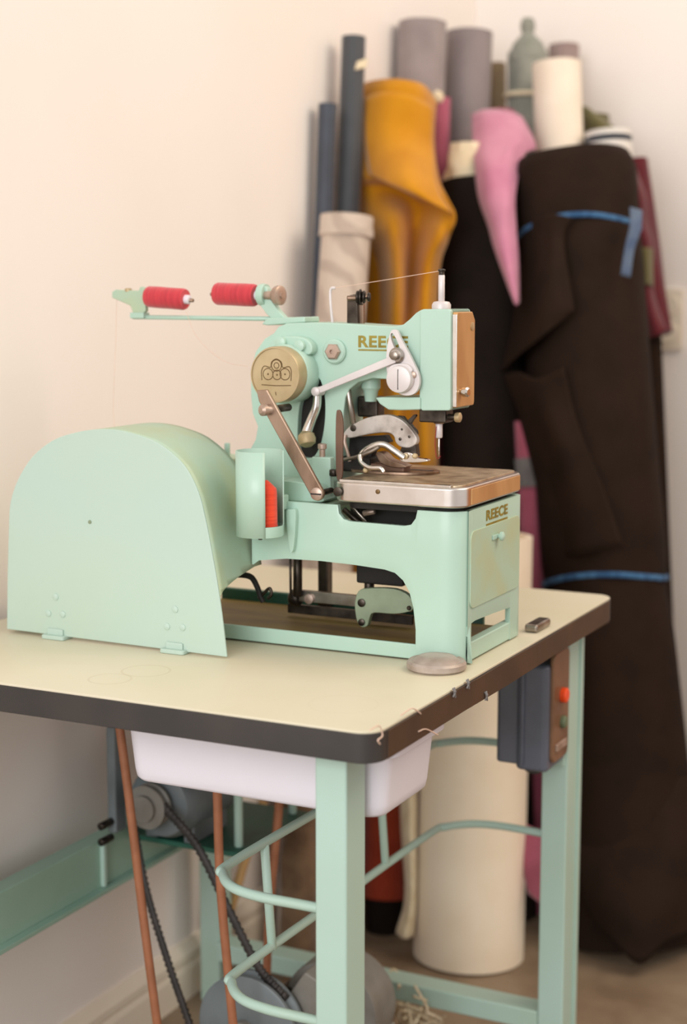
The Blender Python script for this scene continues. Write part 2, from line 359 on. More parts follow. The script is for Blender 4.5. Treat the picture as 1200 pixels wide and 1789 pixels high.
for y in ys:
    row = []
    for i, p in enumerate(arc):
        z = p.y; x = p.x
        if i > len(arc) * 0.6 and z < skirt(y):
            zs = skirt(y)
            for q0, q1 in zip(arc, arc[1:]):
                if q0.x > -0.45 and q0.y >= zs >= q1.y: x = q0.x + (q1.x - q0.x) * (q0.y - zs) / max(1e-6, q0.y - q1.y)
            z = zs
        row.append((x, y, z))
    rows.append(row)
vr = [[bm.verts.new(q) for q in r] for r in rows]
for a, b in zip(vr, vr[1:]):
    for i in range(len(a) - 1):
        f = [a[i], a[i + 1], b[i + 1], b[i]]
        if (a[i].co - a[i + 1].co).length > 1e-6 or (b[i].co - b[i + 1].co).length > 1e-6: bm.faces.new(f)
bmesh.ops.remove_doubles(bm, verts=bm.verts[:], dist=1e-6)
o = link('shroud', frombm(bm), 'mint_worn', guard, angle=60)
sd = o.modifiers.new('solid', 'SOLIDIFY'); sd.thickness = 0.003; sd.offset = -1
for (px, py) in ((95, 1113), (303, 1143)):
    p = PY(px, py, GY - .004); w = 0.0185
    prism('hinge_foot', rrect(p.x - w, p.x + w, GY - 0.010, GY + 0.016, 0.004), 'z', ZT, ZT + 0.006, 'mint_guard', guard)
    box('hinge_tab', p.x - 0.013, p.x + 0.013, GY - 0.003, GY - 0.0002, ZT + 0.005, ZT + 0.014, 'mint_guard', guard)
    for dx, dz in ((-0.012, 0.020), (0.012, 0.021), (0.001, 0.044)):
        lathe('rivet', (p.x + dx, GY, ZT + 0.014 + dz), (0, -1, 0), [(0.005, -.001), (0.0046, 0.0012), (0.002, 0.0022)], 'mint_guard', guard, 12)
lathe('rivet', PY(157, 912, GY), (0, -1, 0), [(0.003, -.001), (0.0025, 0.001)], 'bracket_grey_green', guard, 10)

# ================================================================== SEWING MACHINE
MX1 = -0.031; MY0 = 0.318; MY1 = 0.529; MX0 = -0.332
mach = thing('sewing_machine', (-0.25, 0.42, ZT), 'vintage mint green cast iron buttonhole sewing machine standing on the cream table', 'sewing machine')
# ---- bed: a wall that wraps round the plan outline
zt = 0.983
front_bot = xz([(443, 986), (452, 979), (500, 976), (560, 980), (620, 987), (672, 995), (690, 1001), (704, 1014), (715, 1034), (722, 1062), (726, 1100)], MY0)
front_top = xz([(590, 883), (592, 897), (600, 907), (612, 911), (705, 919), (718, 917), (726, 906), (729, 893)], MY0)
side_bot = yz([(816.5, 1112), (818, 1100), (822, 1090), (830, 1084), (860, 1072), (891, 1061)], MX1)
def interp(tab, t):
    for (a, za), (b, zb_) in zip(tab, tab[1:]):
        if a <= t <= b: return za + (zb_ - za) * (t - a) / max(1e-9, b - a)
    return tab[0][1] if t < tab[0][0] else tab[-1][1]
zf = ZT + 0.002
cols = []
def fcol(x):
    if x < front_bot[0][0]: zb_ = front_bot[0][1]
    elif x <= front_bot[-1][0]: zb_ = interp(front_bot, x)
    else: zb_ = zf
    zt_ = interp(front_top, x) if front_top[0][0] < x < front_top[-1][0] else zt
    cols.append((x, MY0, zb_, zt_))
RC = 0.030
xs = sorted(set([MX0 + (MX1 - RC - MX0) * i / 60 for i in range(61)] + [p[0] for p in front_bot] + [p[0] for p in front_top] + [front_bot[-1][0] + 1e-4]))
for x in xs: fcol(x)
for i in range(1, 9):
    a = math.radians(90 * i / 9); cols.append((MX1 - RC + RC * math.sin(a), MY0 + RC - RC * math.cos(a), zf, zt))
ysd = sorted(set([MY0 + RC + (MY1 - 0.006 - MY0 - RC) * i / 24 for i in range(25)] + [p[0] for p in side_bot] + [side_bot[0][0] - 1e-4, side_bot[-1][0] + 1e-4]))
for y in ysd:
    cols.append((MX1, y, interp(side_bot, y) if side_bot[0][0] <= y <= side_bot[-1][0] else zf, zt))
for x in (MX1 - 0.006, MX1 - 0.012): cols.append((x, MY1, zf, zt))
cols.append((MX1 - 0.0121, MY1, zt - 0.05, zt))
for i in range(8): cols.append((MX1 - 0.02 - i * 0.04, MY1, zt - 0.05, zt))
bm = bmesh.new(); vv = []
for x, y, a, b in cols: vv.append([bm.verts.new((x, y, a + (b - a) * k / 4)) for k in range(5)])
for p, q in zip(vv, vv[1:]):
    for k in range(4): bm.faces.new((p[k], q[k], q[k + 1], p[k + 1]))
o = link('bed', frombm(bm), 'mint', mach, angle=50)
sd = o.modifiers.new('solid', 'SOLIDIFY'); sd.thickness = 0.007; sd.offset = -1
bv = o.modifiers.new('bevel', 'BEVEL'); bv.width = 0.0014; bv.segments = 2; bv.limit_method = 'ANGLE'; bv.angle_limit = math.radians(60)
box('bed_deck', MX0 + .007, -0.232, MY0 + 0.008, MY1 - .008, zt - 0.012, zt - 0.004, 'mint_worn', mach)
# base frame with oily board
BX_ = -0.50
box('bed_post', MX0 + .004, MX0 + .02, MY1 - .03, MY1 - .013, ZT + .014, zt - .012, 'dark_steel', mach)
box('base_rail', BX_, MX1 - 0.045, MY0 + 0.0075, MY0 + 0.012, ZT + 0.002, ZT + 0.022, 'mint', mach)
box('base_rail', MX1 - 0.014, MX1 - 0.0005, MY0 + 0.03, MY1 - 0.012, ZT + 0.002, ZT + 0.026, 'mint', mach)
box('base_rail', BX_, MX1 - 0.05, MY1 - 0.012, MY1 - .002, ZT + 0.002, ZT + 0.030, 'deep_green', mach)
box('base_board', BX_ + .002, MX1 - 0.016, MY0 + 0.0125, MY1 - 0.0125, ZT + 0.002, ZT + 0.014, 'oily_board', mach, label='oil stained board inside the base')
# lug on the bed front
lg = smooth2(xz([(505, 893), (513, 889), (521, 892), (520, 930), (517, 958), (512, 962), (507, 930)], MY0), 4)
prism('bed_lug', lg, 'y', MY0 - 0.008, MY0 + .001, 'mint', mach, bevel=0.003, seg=3)
# door in the side
y0 = PX(820, 1000, MX1).y; y1 = PX(905, 1000, MX1).y; z0 = PX(830, 1060, MX1).z; z1 = PX(830, 926, MX1).z
door = prism('side_door', rrect(y0, y1, z0, z1, 0.012), 'x', MX1 - 0.001, MX1 + 0.0018, 'mint_worn', mach, bevel=0.0008)
kp = PX(866, 936, MX1)
lathe('door_knob', kp, (1, 0, 0), [(0.003, 0), (0.003, 0.006), (0.006, 0.007), (0.006, 0.010), (0.003, 0.012)], 'mint', door, 14)
box('latch_bar', MX1 + .0018, MX1 + 0.004, kp.y - 0.018, kp.y - 0.004, kp.z - 0.003, kp.z + 0.003, 'mint', door, bevel=.0006)
# lettering on the side
def rotM(origin, xa, ya):
    xa = Vector(xa).normalized(); ya = Vector(ya).normalized(); za = xa.cross(ya)
    M = Matrix((xa, ya, za)).transposed().to_4x4(); M.translation = Vector(origin); return M
q = PX(849, 911, MX1); q2 = PX(886, 900, MX1)
text('lettering', 'REECE', q2.y - q.y, 0.0138, 0.0003, rotM((MX1 + .0004, q.y, q.z + 0.0005), (0, 1, 0), (0, 0, 1)), 'gold_leaf', mach, bold=0.03)
box('lettering_underline', MX1 - .0002, MX1 + .0006, q.y, q2.y, q.z - 0.0065, q.z - 0.0035, 'gold_leaf', mach, bevel=0)
# ---- needle plate / work plate
pxl = PY(576, 840, 0.310).x
wp = prism('work_plate', rrect(pxl, MX1 + 0.003, 0.310, MY1 + 0.004, 0.026, 8), 'z', 0.9885, 1.0140, 'plate_edge', mach, bevel=0.003, seg=3, label='worn steel work plate with rounded corner')
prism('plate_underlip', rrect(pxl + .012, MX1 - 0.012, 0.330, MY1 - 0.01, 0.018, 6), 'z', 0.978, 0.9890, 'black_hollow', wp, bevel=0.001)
prism('plate_surface', rrect(pxl + 0.006, MX1 - 0.006, 0.324, MY1 - 0.004, 0.012, 6), 'z', 1.0130, 1.0160, 'plate_top', wp, bevel=0.001)
box('slide_strip', pxl + 0.01, MX1 - 0.016, 0.3165, 0.324, 1.0130, 1.0167, 'polished', wp, bevel=0.001)
box('end_face', MX1 + .0026, MX1 + 0.0042, 0.3375, MY1 - 0.018, 0.991, 1.0110, 'plate_warm_reflect', wp, bevel=0.0008, label='end face of the plate with a warm reflection painted in tan')
prism('clamp_plate', smooth2([(-0.225, 0.40), (-0.15, 0.395), (-0.118, 0.42), (-0.116, 0.445), (-0.15, 0.465), (-0.225, 0.455)], 4), 'z', 1.0160, 1.0200, 'brown_steel', wp, bevel=0.001)
box('plate_slot', -0.165, -0.12, 0.428, 0.434, 1.0197, 1.0205, 'black_hollow', wp, bevel=0)
for (px, py, m_) in ((590, 859, 'dark_steel'), (660, 859, 'bronze_dark')):
    lathe('plate_screw', PY(px, py, 0.310), (0, -1, 0), [(0.006 if px < 600 else .003, -.001), (0.006 if px < 600 else .003, 0.001), (0.004 if px < 600 else .0015, 0.0016)], m_, wp, 16)
# innards seen in the notch
for (a, b, r, m_) in (((600, 890), (630, 915), 0.004, 'dark_steel'), ((612, 880), (640, 912), 0.003, 'steel'), ((635, 897), (655, 893), 0.004, 'pale_bolt')):
    rod('feed_link', PY(a[0], a[1], 0.36), PY(b[0], b[1], 0.36), r, m_, mach)
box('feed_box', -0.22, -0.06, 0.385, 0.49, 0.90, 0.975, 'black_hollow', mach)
# ---- arm and column casting
AY0 = 0.400; AY1 = 0.462
arm_px = [(478, 582), (486, 571), (500, 565), (545, 563), (600, 565), (660, 569), (690, 570), (704, 567), (715, 558), (726, 547), (736, 541), (746, 540), (787, 540), (790, 543), (790, 713), (787, 717), (738, 717), (734, 713),
          (733, 668), (700, 664), (650, 661), (625, 668), (610, 680), (603, 695), (600, 720), (598, 760), (594, 800), (592, 838), (500, 838), (428, 822), (426, 796), (436, 786), (446, 768), (450, 745), (441, 722), (438, 690), (438, 650), (446, 615), (462, 592)]
hole = xz(smooth2([(556, 660), (566, 690), (567, 730), (561, 770), (550, 795), (536, 800), (522, 792), (520, 750), (524, 705), (540, 668)], 4), AY0)
prism('arm', xz(arm_px, AY0), 'y', AY0, AY1, 'mint', mach, bevel=0.005, seg=3, holes=[hole])
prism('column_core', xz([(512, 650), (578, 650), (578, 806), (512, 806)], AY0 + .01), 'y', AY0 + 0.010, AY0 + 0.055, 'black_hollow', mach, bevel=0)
box('column_foot', PY(412, 850, .39).x, PY(588, 850, .39).x, 0.372, 0.49, zt - 0.004, PY(500, 832, .39).z, 'mint', mach, bevel=0.003)
box('column_pad', PY(553, 830, .375).x, PY(586, 830, .375).x, 0.360, 0.372, zt, PY(560, 797, .37).z, 'mint', mach)
prism('column_step', smooth2(xz([(494, 850), (500, 838), (540, 842), (566, 848), (572, 868), (566, 876), (500, 872), (493, 862)], 0.352), 3), 'y', 0.340, 0.374, 'mint', mach, bevel=0.003)
lathe('column_stud', PY(563, 797, .366), (0, 0, 1), [(0.004, -.004), (0.004, 0.009), (0.006, 0.010), (0.006, 0.016), (0.004, 0.017)], 'pale_bolt', mach, 12)
box('back_ledge', PY(330, 800, .47).x, PY(500, 800, .47).x, 0.440, 0.50, zt, PY(400, 798, .46).z, 'mint_worn', mach, bevel=0.003)
rod('ledge_pin', PY(397, 796, .455), PY(397, 774, .455), 0.0042, 'mint', mach)
# webs under the hump (rib casting right of the arm column)
prism('arm_boss', smooth2(xz([(468, 618), (474, 598), (496, 588), (530, 590), (545, 604), (540, 620), (505, 612)], 0.385), 3), 'y', 0.384, AY0 + .002, 'mint', mach, bevel=0.004, seg=3)
for px, py in ((493, 598), (526, 604)):
    lathe('cap_screw', PY(px, py, 0.384), (0, -1, 0), [(0.0075, -.002), (0.0075, 0.007), (0.004, 0.0085)], 'mint', mach, 14)
# round housing with bronze cover
cc = PY(480, 655, 0.350); rr = RR(49.5, cc)
lathe('round_housing', (cc.x, AY0 + .004, cc.z), (0, -1, 0), [(rr * 1.06, 0), (rr * 1.06, 0.030), (rr * 1.02, 0.033)], 'mint', mach, 44)
cov = lathe('round_cover', (cc.x, AY0 - 0.029, cc.z), (0, -1, 0), [(rr, -.002), (rr, 0.019), (rr * 0.975, 0.0215), (rr * 0.94, 0.0215), (rr * 0.925, 0.0192), (0.001, 0.0192)], 'bronze', mach, 48, label='bronze disc cover with an embossed emblem')
yc = AY0 - 0.0482
def emb(pts, closed=False, r=0.0006):
    tube('emblem_line', [(cc.x + a * rr, yc, cc.z + b * rr) for a, b in pts], r, 'bronze_dark', cov, n=4, seg=6, closed=closed)
for cx, cy, r in ((-0.30, 0.02, 0.20), (0.06, 0.0, 0.17), (0.38, 0.03, 0.20), (0.04, 0.33, 0.20), (0.04, 0.33, 0.10)):
    emb([(cx + r * math.cos(t * math.pi / 4), cy + r * math.sin(t * math.pi / 4)) for t in range(8)], True)
emb([(-0.55, -0.2), (-0.56, 0.12), (-0.45, 0.3), (-0.2, 0.26), (-0.15, 0.45), (0.04, 0.56), (0.24, 0.45), (0.3, 0.26), (0.55, 0.3), (0.64, 0.12), (0.62, -0.2)])
emb([(-0.56, -0.36), (0.0, -0.38), (0.62, -0.36)]); emb([(0.0, -0.60), (0.02, -0.72)])
for a, b in ((-0.3, 0.02), (0.06, 0.0), (0.38, 0.03)):
    lathe('emblem_dot', (cc.x + a * rr, yc + .0005, cc.z + b * rr), (0, -1, 0), [(0.0016, 0), (0.001, 0.0011)], 'bronze_dark', cov, 8)
# crank lever across the front
a = PY(462, 690, 0.306); b = PY(557, 862, 0.306); dv = (b - a).normalized(); nv = Vector((-dv.z, 0, dv.x)); hw = RR(12.5, a)
def P2(p): return (p.x, p.z)
lev = [P2(a + nv * hw - dv * .003), P2(a - nv * hw * .5 - dv * .010), P2(a - nv * hw + dv * .004)]
for i in range(9):
    t = math.radians(-90 + 180 * i / 8); lev.append(P2(b + dv * hw * math.cos(t) + nv * hw * math.sin(t)))
cl = prism('crank_lever', lev, 'y', 0.3005, 0.3065, 'brown_steel', mach, bevel=0.0015)
lathe('pivot_screw', (b.x, 0.3005, b.z), (0, -1, 0), [(hw * .9, -.001), (hw * .9, 0.002), (hw * .6, 0.0035)], 'pale_bolt', cl, 20)
sm = Matrix.Translation((b.x, 0.3128, b.z))
box('screw_slot', b.x - hw * .8, b.x + hw * .8, 0.2966, 0.2982, b.z - .0009, b.z + .0009, 'black_hollow', cl, bevel=0)
rod('pivot_pin', (b.x, 0.306, b.z), (b.x, 0.342, b.z), 0.004, 'dark_steel', cl)
k = PY(471, 716, 0.3005)
lathe('lever_knob', k, (-0.35, -1, 0), [(0.0055, -.002), (0.0055, 0.006), (0.0075, 0.007), (0.0075, 0.013), (0.004, 0.016)], 'pale_bolt', cl, 16)
rod('lever_stud', (k.x, 0.306, k.z), (k.x, 0.353, k.z), 0.005, 'dark_steel', cl)
# boss with hex bolt
p = PY(586, 614, AY0)
lathe('bolt_boss', p, (0, -1, 0), [(0.0165, -.002), (0.0165, 0.004), (0.0145, 0.006)], 'mint', mach, 28)
lathe('hex_bolt', p + Vector((0, -.006, 0)), (0, -1, 0), [(0.0112, -.001), (0.0112, 0.004), (0.009, 0.006), (0.003, 0.006), (0.003, 0.003)], 'pale_bolt', mach, 6)
# lettering on the arm
q = PY(626, 607, AY0); q2 = PY(713, 607, AY0)
text('lettering', 'REECE', q2.x - q.x, 0.0158, 0.0003, rotM((q.x, AY0 - .0002, q.z), (1, 0, 0), (0, 0, 1)), 'gold_leaf', mach, bold=0.03)
u2 = PY(690, 612, AY0)
box('lettering_underline', q.x, u2.x, AY0 - .0006, AY0 + .0002, q.z - 0.0042, q.z - 0.0022, 'gold_leaf', mach, bevel=0)
# slotted tension arm
SY = 0.388
sp = xz(smooth2([(683, 582), (688, 576), (695, 578), (701, 590), (713, 612), (725, 636), (733, 655), (734, 672), (727, 686), (714, 691), (700, 688), (684, 676), (678, 655), (676, 630), (678, 605)], 4), SY)
slot = xz(smooth2([(684, 584), (689, 584), (699, 605), (698, 612), (692, 610), (686, 596)], 3), SY)
ta = prism('tension_arm', sp, 'y', SY - .003, SY + .003, 'silver_paint', mach, bevel=0.001, holes=[slot], label='silver slotted tension arm')
p = PY(703, 662, SY); lathe('tension_disc', p, (0, -1, 0), [(0.0172, 0), (0.0185, 0.006), (0.017, 0.013), (0.010, 0.0145)], 'silver_paint', ta, 30)
box('disc_line', p.x - .0004, p.x + .0004, p.y - .0150, p.y - .0138, p.z - .013, p.z + .013, 'dark_steel', ta, bevel=0)
rod('tension_post', (p.x, SY + .002, p.z), (p.x, AY0 + .004, p.z), 0.008, 'steel', ta)
p = PY(694, 621, SY - .003)
lathe('tension_nut', p, (0, -1, 0), [(0.0095, 0), (0.0105, 0.003), (0.008, 0.005), (0.0055, 0.005), (0.0055, 0.012), (0.003, 0.013)], 'steel', ta, 20)
p = PY(722, 655, SY - .003); lathe('tension_screw', p, (0, -1, 0), [(0.0045, 0), (0.0045, 0.003), (0.002, 0.004)], 'pale_bolt', ta, 12)
prism('disc_collar', smooth2(xz([(679, 645), (690, 636), (712, 636), (722, 646), (716, 652), (700, 646), (684, 652)], SY - .004), 3), 'y', SY - .008, SY - .003, 'silver_paint', ta, bevel=.001)
# link bars
LY = 0.381
a = PY(553, 684, LY); b = PY(690, 627, LY); d = (b - a).normalized(); n_ = Vector((-d.z, 0, d.x))
prism('link_bar', [P2(a + n_ * .0042), P2(a - n_ * .0042), P2(b - n_ * .0052), P2(b + n_ * .0052)], 'y', LY - .002, LY + .002, 'silver_paint', mach, bevel=0.0012)
lathe('link_eye', a + Vector((0, .002, 0)), (0, -1, 0), [(0.0062, -.012), (0.0062, 0.006), (0.004, 0.0075)], 'silver_paint', mach, 16)
tube('rocker_lever', [PY(555, 690, .393), PY(553, 712, .393), PY(545, 733, .392), PY(538, 752, .39), PY(534, 768, .388)], 0.006, 'polished', mach, n=6, rad=lambda t: 0.0055 + 0.0025 * t, squash=1.3)
lathe('rocker_ball', PY(536, 768, .384), (0.3, -0.2, -1), [(0.005, -.012), (0.011, -.007), (0.0125, 0), (0.011, 0.006), (0.005, 0.010)], 'bronze', mach, 20)
# face plate, needle bar
prism('head', xz([(736, 543), (742, 540), (787, 540), (790, 543), (790, 713), (787, 717), (740, 717), (735, 712), (735, 690), (736, 600)], AY0), 'y', AY0 - .005, AY1 - .002, 'mint', mach, bevel=.004, seg=3)
hx = PY(790, 600, AY0).x; zb_ = PY(790, 715, AY0).z; zt_ = PY(790, 541, AY0).z
fp = prism('face_plate', [(AY0 + .001, zb_ + .002), (AY1 - .003, zb_ + .002), (AY1 - .001, zb_ + .008), (AY1 - .001, zt_ - .014), (AY1 - .010, zt_ - .003), (AY0 + .001, zt_ - .003)], 'x', hx - .0008, hx + 0.007, 'plate_warm_reflect', mach, bevel=0.0016, label='face plate on the end of the head, warm reflection painted in tan')
box('face_edge', hx, hx + .0066, AY0 - .0008, AY0 + .0012, zb_ + .003, zt_ - .006, 'polished', fp, bevel=.0005)
lathe('face_screw', (hx + .007, AY0 + .012, zb_ + .022), (1, -0.2, 0), [(0.004, -.001), (0.004, 0.004), (0.0065, 0.005), (0.0065, 0.011), (0.004, 0.013)], 'polished', fp, 14)
lathe('face_screw', (hx + .007, AY1 - .012, zt_ - .022), (1, 0, 0), [(0.0055, -.001), (0.0055, 0.001), (0.003, 0.0015)], 'bronze', fp, 14)
NY = 0.431
nx = PY(771, 540, NY).x
nt = PY(771, 540, NY).z; n1 = PY(771, 480, NY).z; n0 = PY(771, 471, NY).z
lathe('bar_flange', (nx, NY, zt_), (0, 0, 1), [(0.0125, -.002), (0.0125, 0.006), (0.0105, 0.0095), (0.006, 0.0105)], 'silver_paint', mach, 24)
rod('needle_bar_top', (nx, NY, zt_ + .008), (nx, NY, n1), 0.0042, 'silver_paint', mach)
lathe('bar_cap', (nx, NY, n1), (0, 0, 1), [(0.0042, 0), (0.0036, 0.001), (0.0036, 0.004), (0.005, 0.005), (0.005, n0 - n1), (0.003, n0 - n1 + .001)], 'dark_steel', mach, 16)
nbx = PY(767, 740, NY).x
box('needle_clamp', PY(739, 725, NY).x, PY(786, 725, NY).x, NY - .014, NY + .012, PY(760, 737, NY).z, zb_ + .001, 'dark_steel', mach, bevel=.002)
rod('clamp_screw', PY(782, 729, NY - .01), PY(800, 729, NY - .01), 0.0045, 'dark_steel', mach)
lathe('clamp_screw_head', PY(796, 729, NY - .01), (1, 0, 0), [(0.006, 0), (0.0065, 0.002), (0.0065, 0.006), (0.004, 0.0075)], 'bronze', mach, 14)
rod('needle_holder', (nbx, NY, PY(767, 720, NY).z), (nbx, NY, PY(767, 740, NY).z), 0.008, 'brown_steel', mach)
rod('needle_bar', (nbx, NY, PY(767, 738, NY).z), (nbx, NY, PY(767, 765, NY).z), 0.0046, 'silver_paint', mach)
rod('needle', (nbx, NY, PY(767, 764, NY).z), (nbx, NY, PY(767, 801, NY).z), 0.0013, 'polished', mach, r2=0.0008)
tube('needle_thread', [PY(762, 745, NY - .005), PY(760, 775, NY - .004), PY(763, 800, NY - .003), PY(770, 797, NY)], 0.0005, 'thread_crimson', mach, seg=5)
# presser block below the arm
blk = xz([(655, 695), (664, 694), (734, 694), (734, 716), (700, 717), (678, 716), (663, 706)], 0.392)
prism('presser_block', blk, 'y', 0.392, 0.452, 'mint', mach, bevel=0.002)
p = PY(648, 662, 0.43); lathe('presser_boss', p, (0, 0, -1), [(0.013, -.006), (0.013, 0.012), (0.010, 0.016), (0.008, 0.030)], 'mint', mach, 20)
box('feed_casting', PY(628, 700, .44).x, PY(664, 700, .44).x, 0.432, 0.456, PY(640, 728, .44).z, PY(640, 692, .44).z, 'dark_steel', mach, bevel=.003)
prism('inner_web', xz([(606, 676), (622, 684), (641, 703), (634, 718), (624, 740), (603, 745)], .455), 'y', 0.448, 0.456, 'deep_green', mach, bevel=.001)
rod('inner_rod', PY(606, 668, .405), PY(617, 741, .405), 0.0042, 'steel', mach)
prism('leaf_lever', xz(smooth2([(588, 724), (592, 716), (597, 722), (600, 745), (599, 790), (598, 834), (589, 835), (587, 780)], 4), .352), 'y', 0.350, 0.354, 'leaf_steel', mach, bevel=.0008)
rod('leaf_stud', PY(583, 820, .358), PY(583, 832, .358), 0.006, 'dark_steel', mach)
# curved clamp arm
ca = [(600, 762), (606, 750), (618, 741), (641, 730), (666, 725), (685, 725), (704, 734), (719, 749), (729, 764), (728, 775), (716, 782), (700, 780), (692, 772), (689, 762), (679, 756), (656, 757), (633, 761), (614, 765)]
cp = prism('clamp_arm', smooth2(xz(ca, 0.405), 3), 'y', 0.402, 0.412, 'dirty_silver', mach, bevel=.0015, label='pale curved clamp arm above the plate')
for px, py, r in ((699, 767, .0022), (715, 763, .0018), (702, 750, .0015), (617, 748, .0045)):
    lathe('clamp_screw', PY(px, py, .402), (0, -1, 0), [(r, -.001), (r, 0.0006), (r * .5, 0.001)], 'dark_steel', cp, 12)
prism('clamp_back', smooth2(xz([(690, 727), (706, 727), (712, 735), (724, 724), (728, 727), (719, 740), (729, 752), (728, 760), (712, 745), (700, 738)], .416), 2), 'y', .413, .419, 'dark_steel', cp, bevel=.0006)
prism('clamp_foot', xz([(704, 780), (728, 775), (731, 797), (708, 800), (700, 790)], .409), 'y', .404, .416, 'dark_steel', cp, bevel=.001)
tube('clamp_spring', [PY(603, 760, .400), PY(602, 772, .398), PY(607, 790, .397), PY(611, 806, .398)], 0.0025, 'pale_bolt', mach, seg=8)
tube('chrome_hook', [PY(628, 800, .385), PY(637, 788, .384), PY(655, 778, .384), (PY(672, 777, .385)), PY(688, 787, .386), PY(706, 800, .388)], 0.0042, 'polished', mach, seg=12)
tube('hook_wire', [PY(600, 803, .380), PY(620, 799, .379), PY(645, 790, .379), PY(662, 781, .380)], 0.0026, 'steel', mach, seg=10)
tube('lower_hook', [PY(628, 795, .365), PY(631, 808, .362), PY(645, 817, .36), PY(664, 818, .36), PY(670, 825, .36)], 0.003, 'polished', mach, seg=10)
prism('work_foot', smooth2(xz([(700, 797), (710, 790), (722, 792), (728, 799), (746, 802), (748, 806), (724, 808), (704, 806)], .398), 3), 'y', .394, .404, 'polished', mach, bevel=.001)
lathe('foot_screw', PY(708, 797, .393), (0, -1, 0), [(.004, 0), (.004, .002), (.002, .003)], 'bronze', mach, 12)
prism('cloth_clamp', smooth2(xz([(660, 790), (672, 792), (684, 803), (708, 811), (712, 816), (690, 816), (668, 808)], .41), 3), 'y', .404, .424, 'brown_steel', mach, bevel=.001)
box('feed_dog', PY(646, 815, .42).x, PY(712, 815, .42).x, .408, .43, 1.016, PY(680, 809, .42).z, 'leaf_steel', mach, bevel=.002)
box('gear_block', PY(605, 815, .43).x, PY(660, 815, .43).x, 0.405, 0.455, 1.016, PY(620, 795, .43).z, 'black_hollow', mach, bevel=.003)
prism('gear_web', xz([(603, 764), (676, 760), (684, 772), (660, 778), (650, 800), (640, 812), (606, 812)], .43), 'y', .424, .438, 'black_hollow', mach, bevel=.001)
rod('gear_post', PY(653, 765, .44), PY(653, 812, .44), 0.004, 'brown_steel', mach)
for px, py in ((640, 822), (648, 818), (726, 797)):
    lathe('adjust_screw', PY(px, py, .375), (0, -1, 0.2), [(.0035, 0), (.0035, .004), (.002, .005)], 'bronze', mach, 10)
# bits on top of the arm
tube('thread_wire', [PY(581, 566, .43), PY(578, 535, .43), PY(577, 512, .43), PY(579, 504, .43), PY(586, 503, .43)], 0.0021, 'silver_paint', mach, seg=8)
tp = prism('tension_bracket', xz([(608, 568), (608, 524), (612, 516), (622, 514), (626, 522), (627, 568)], .43), 'y', .426, .434, 'dark_steel', mach, bevel=.001)
box('bracket_side', PY(630, 540, .44).x, PY(639, 540, .44).x, .432, .438, PY(634, 566, .44).z, PY(634, 530, .44).z, 'brown_steel', tp, bevel=.0008)
rod('bracket_pin', PY(606, 521, .42), PY(646, 521, .436), 0.0035, 'brown_steel', tp)
for px, r in ((622, .0085), (627, .0105), (633, .0085), (642, .006)):
    lathe('tension_washer', PY(px, 519, .428), (1, 0.35, 0), [(r * .8, 0), (r, .001), (r, .003), (r * .8, .004)], 'dark_steel', tp, 20)
# spool carrier
HY = 0.432
prism('carrier_plate', xz([(470, 566), (480, 555), (545, 553), (546, 563), (480, 568)], HY), 'y', HY - .022, HY + .022, 'mint', mach, bevel=.002)
prism('carrier_strut', xz([(452, 500), (462, 497), (470, 503), (474, 520), (488, 540), (502, 556), (482, 562), (468, 548), (455, 530)], HY), 'y', HY - .006, HY + .006, 'mint', mach, bevel=.002)
lathe('carrier_disc', PY(459, 515, HY), (-1, 0, 0), [(0.0145, -.006), (0.0155, 0), (0.0145, 0.004)], 'mint', mach, 28)
lathe('carrier_bolt', PY(464, 516, HY - .004), (1, -0.15, 0), [(.006, 0), (.006, .012), (.008, .014), (.0125, .018), (.0135, .021), (.0135, .026), (.011, .0275), (.004, .0275), (.004, .03)], 'pale_bolt', mach, 22)
rod('carrier_bar', PY(232, 554, HY), PY(482, 557, HY), 0.0032, 'mint', mach)
prism('end_bracket', xz([(198, 510), (204, 506), (244, 508), (248, 500), (256, 504), (257, 544), (248, 550), (234, 546), (230, 534), (198, 520)], HY), 'y', HY - .004, HY + .004, 'mint_worn', mach, bevel=.0015)
box('bracket_step', PY(232, 550, HY).x, PY(256, 550, HY).x, HY - .008, HY + .008, PY(240, 556, HY).z, PY(240, 546, HY).z, 'mint', mach, bevel=.001)
lathe('bracket_screw', PY(224, 507, HY), (0, 0, 1), [(.005, -.002), (.005, .002), (.003, .003)], 'bronze', mach, 12)
rod('spool_pin', PY(252, 518, HY), PY(338, 525, HY), 0.0026, 'brown_steel', mach)
rod('spool_pin', PY(368, 514, HY), PY(455, 517, HY), 0.0026, 'brown_steel', mach)
# thread can
ccx = PY(454, 860, 0.282); cr = RR(41, ccx); ctop = PY(454, 787, .282).z; cbot = PY(454, 935, .282).z
bm = bmesh.new(); N = 40; ring = []
a0, a1 = math.radians(-48), math.radians(-48 - 285)       # wall runs clockwise from the opening
for i in range(N + 1):
    t = a0 + (a1 - a0) * i / N; x = ccx.x + cr * math.cos(t); y = ccx.y + cr * math.sin(t)
    ring.append([bm.verts.new((x, y, z)) for z in (cbot, ctop)])
for p, q in zip(ring, ring[1:]): bm.faces.new((p[0], q[0], q[1], p[1]))
can = link('thread_can', frombm(bm), 'mint', mach, angle=60, label='half open mint sheet metal thread can')
sd = can.modifiers.new('solid', 'SOLIDIFY'); sd.thickness = 0.0018; sd.offset = 0
lathe('can_bottom', (ccx.x, ccx.y, cbot), (0, 0, 1), [(cr, 0), (cr * 1.01, 0.001), (cr * 1.01, 0.014), (cr * .97, 0.014), (cr * .97, 0.003), (0.001, 0.003)], 'mint', can, 36)
rod('can_screw', (ccx.x, ccx.y, cbot - .006), (ccx.x, ccx.y, cbot), .003, 'dark_steel', can)
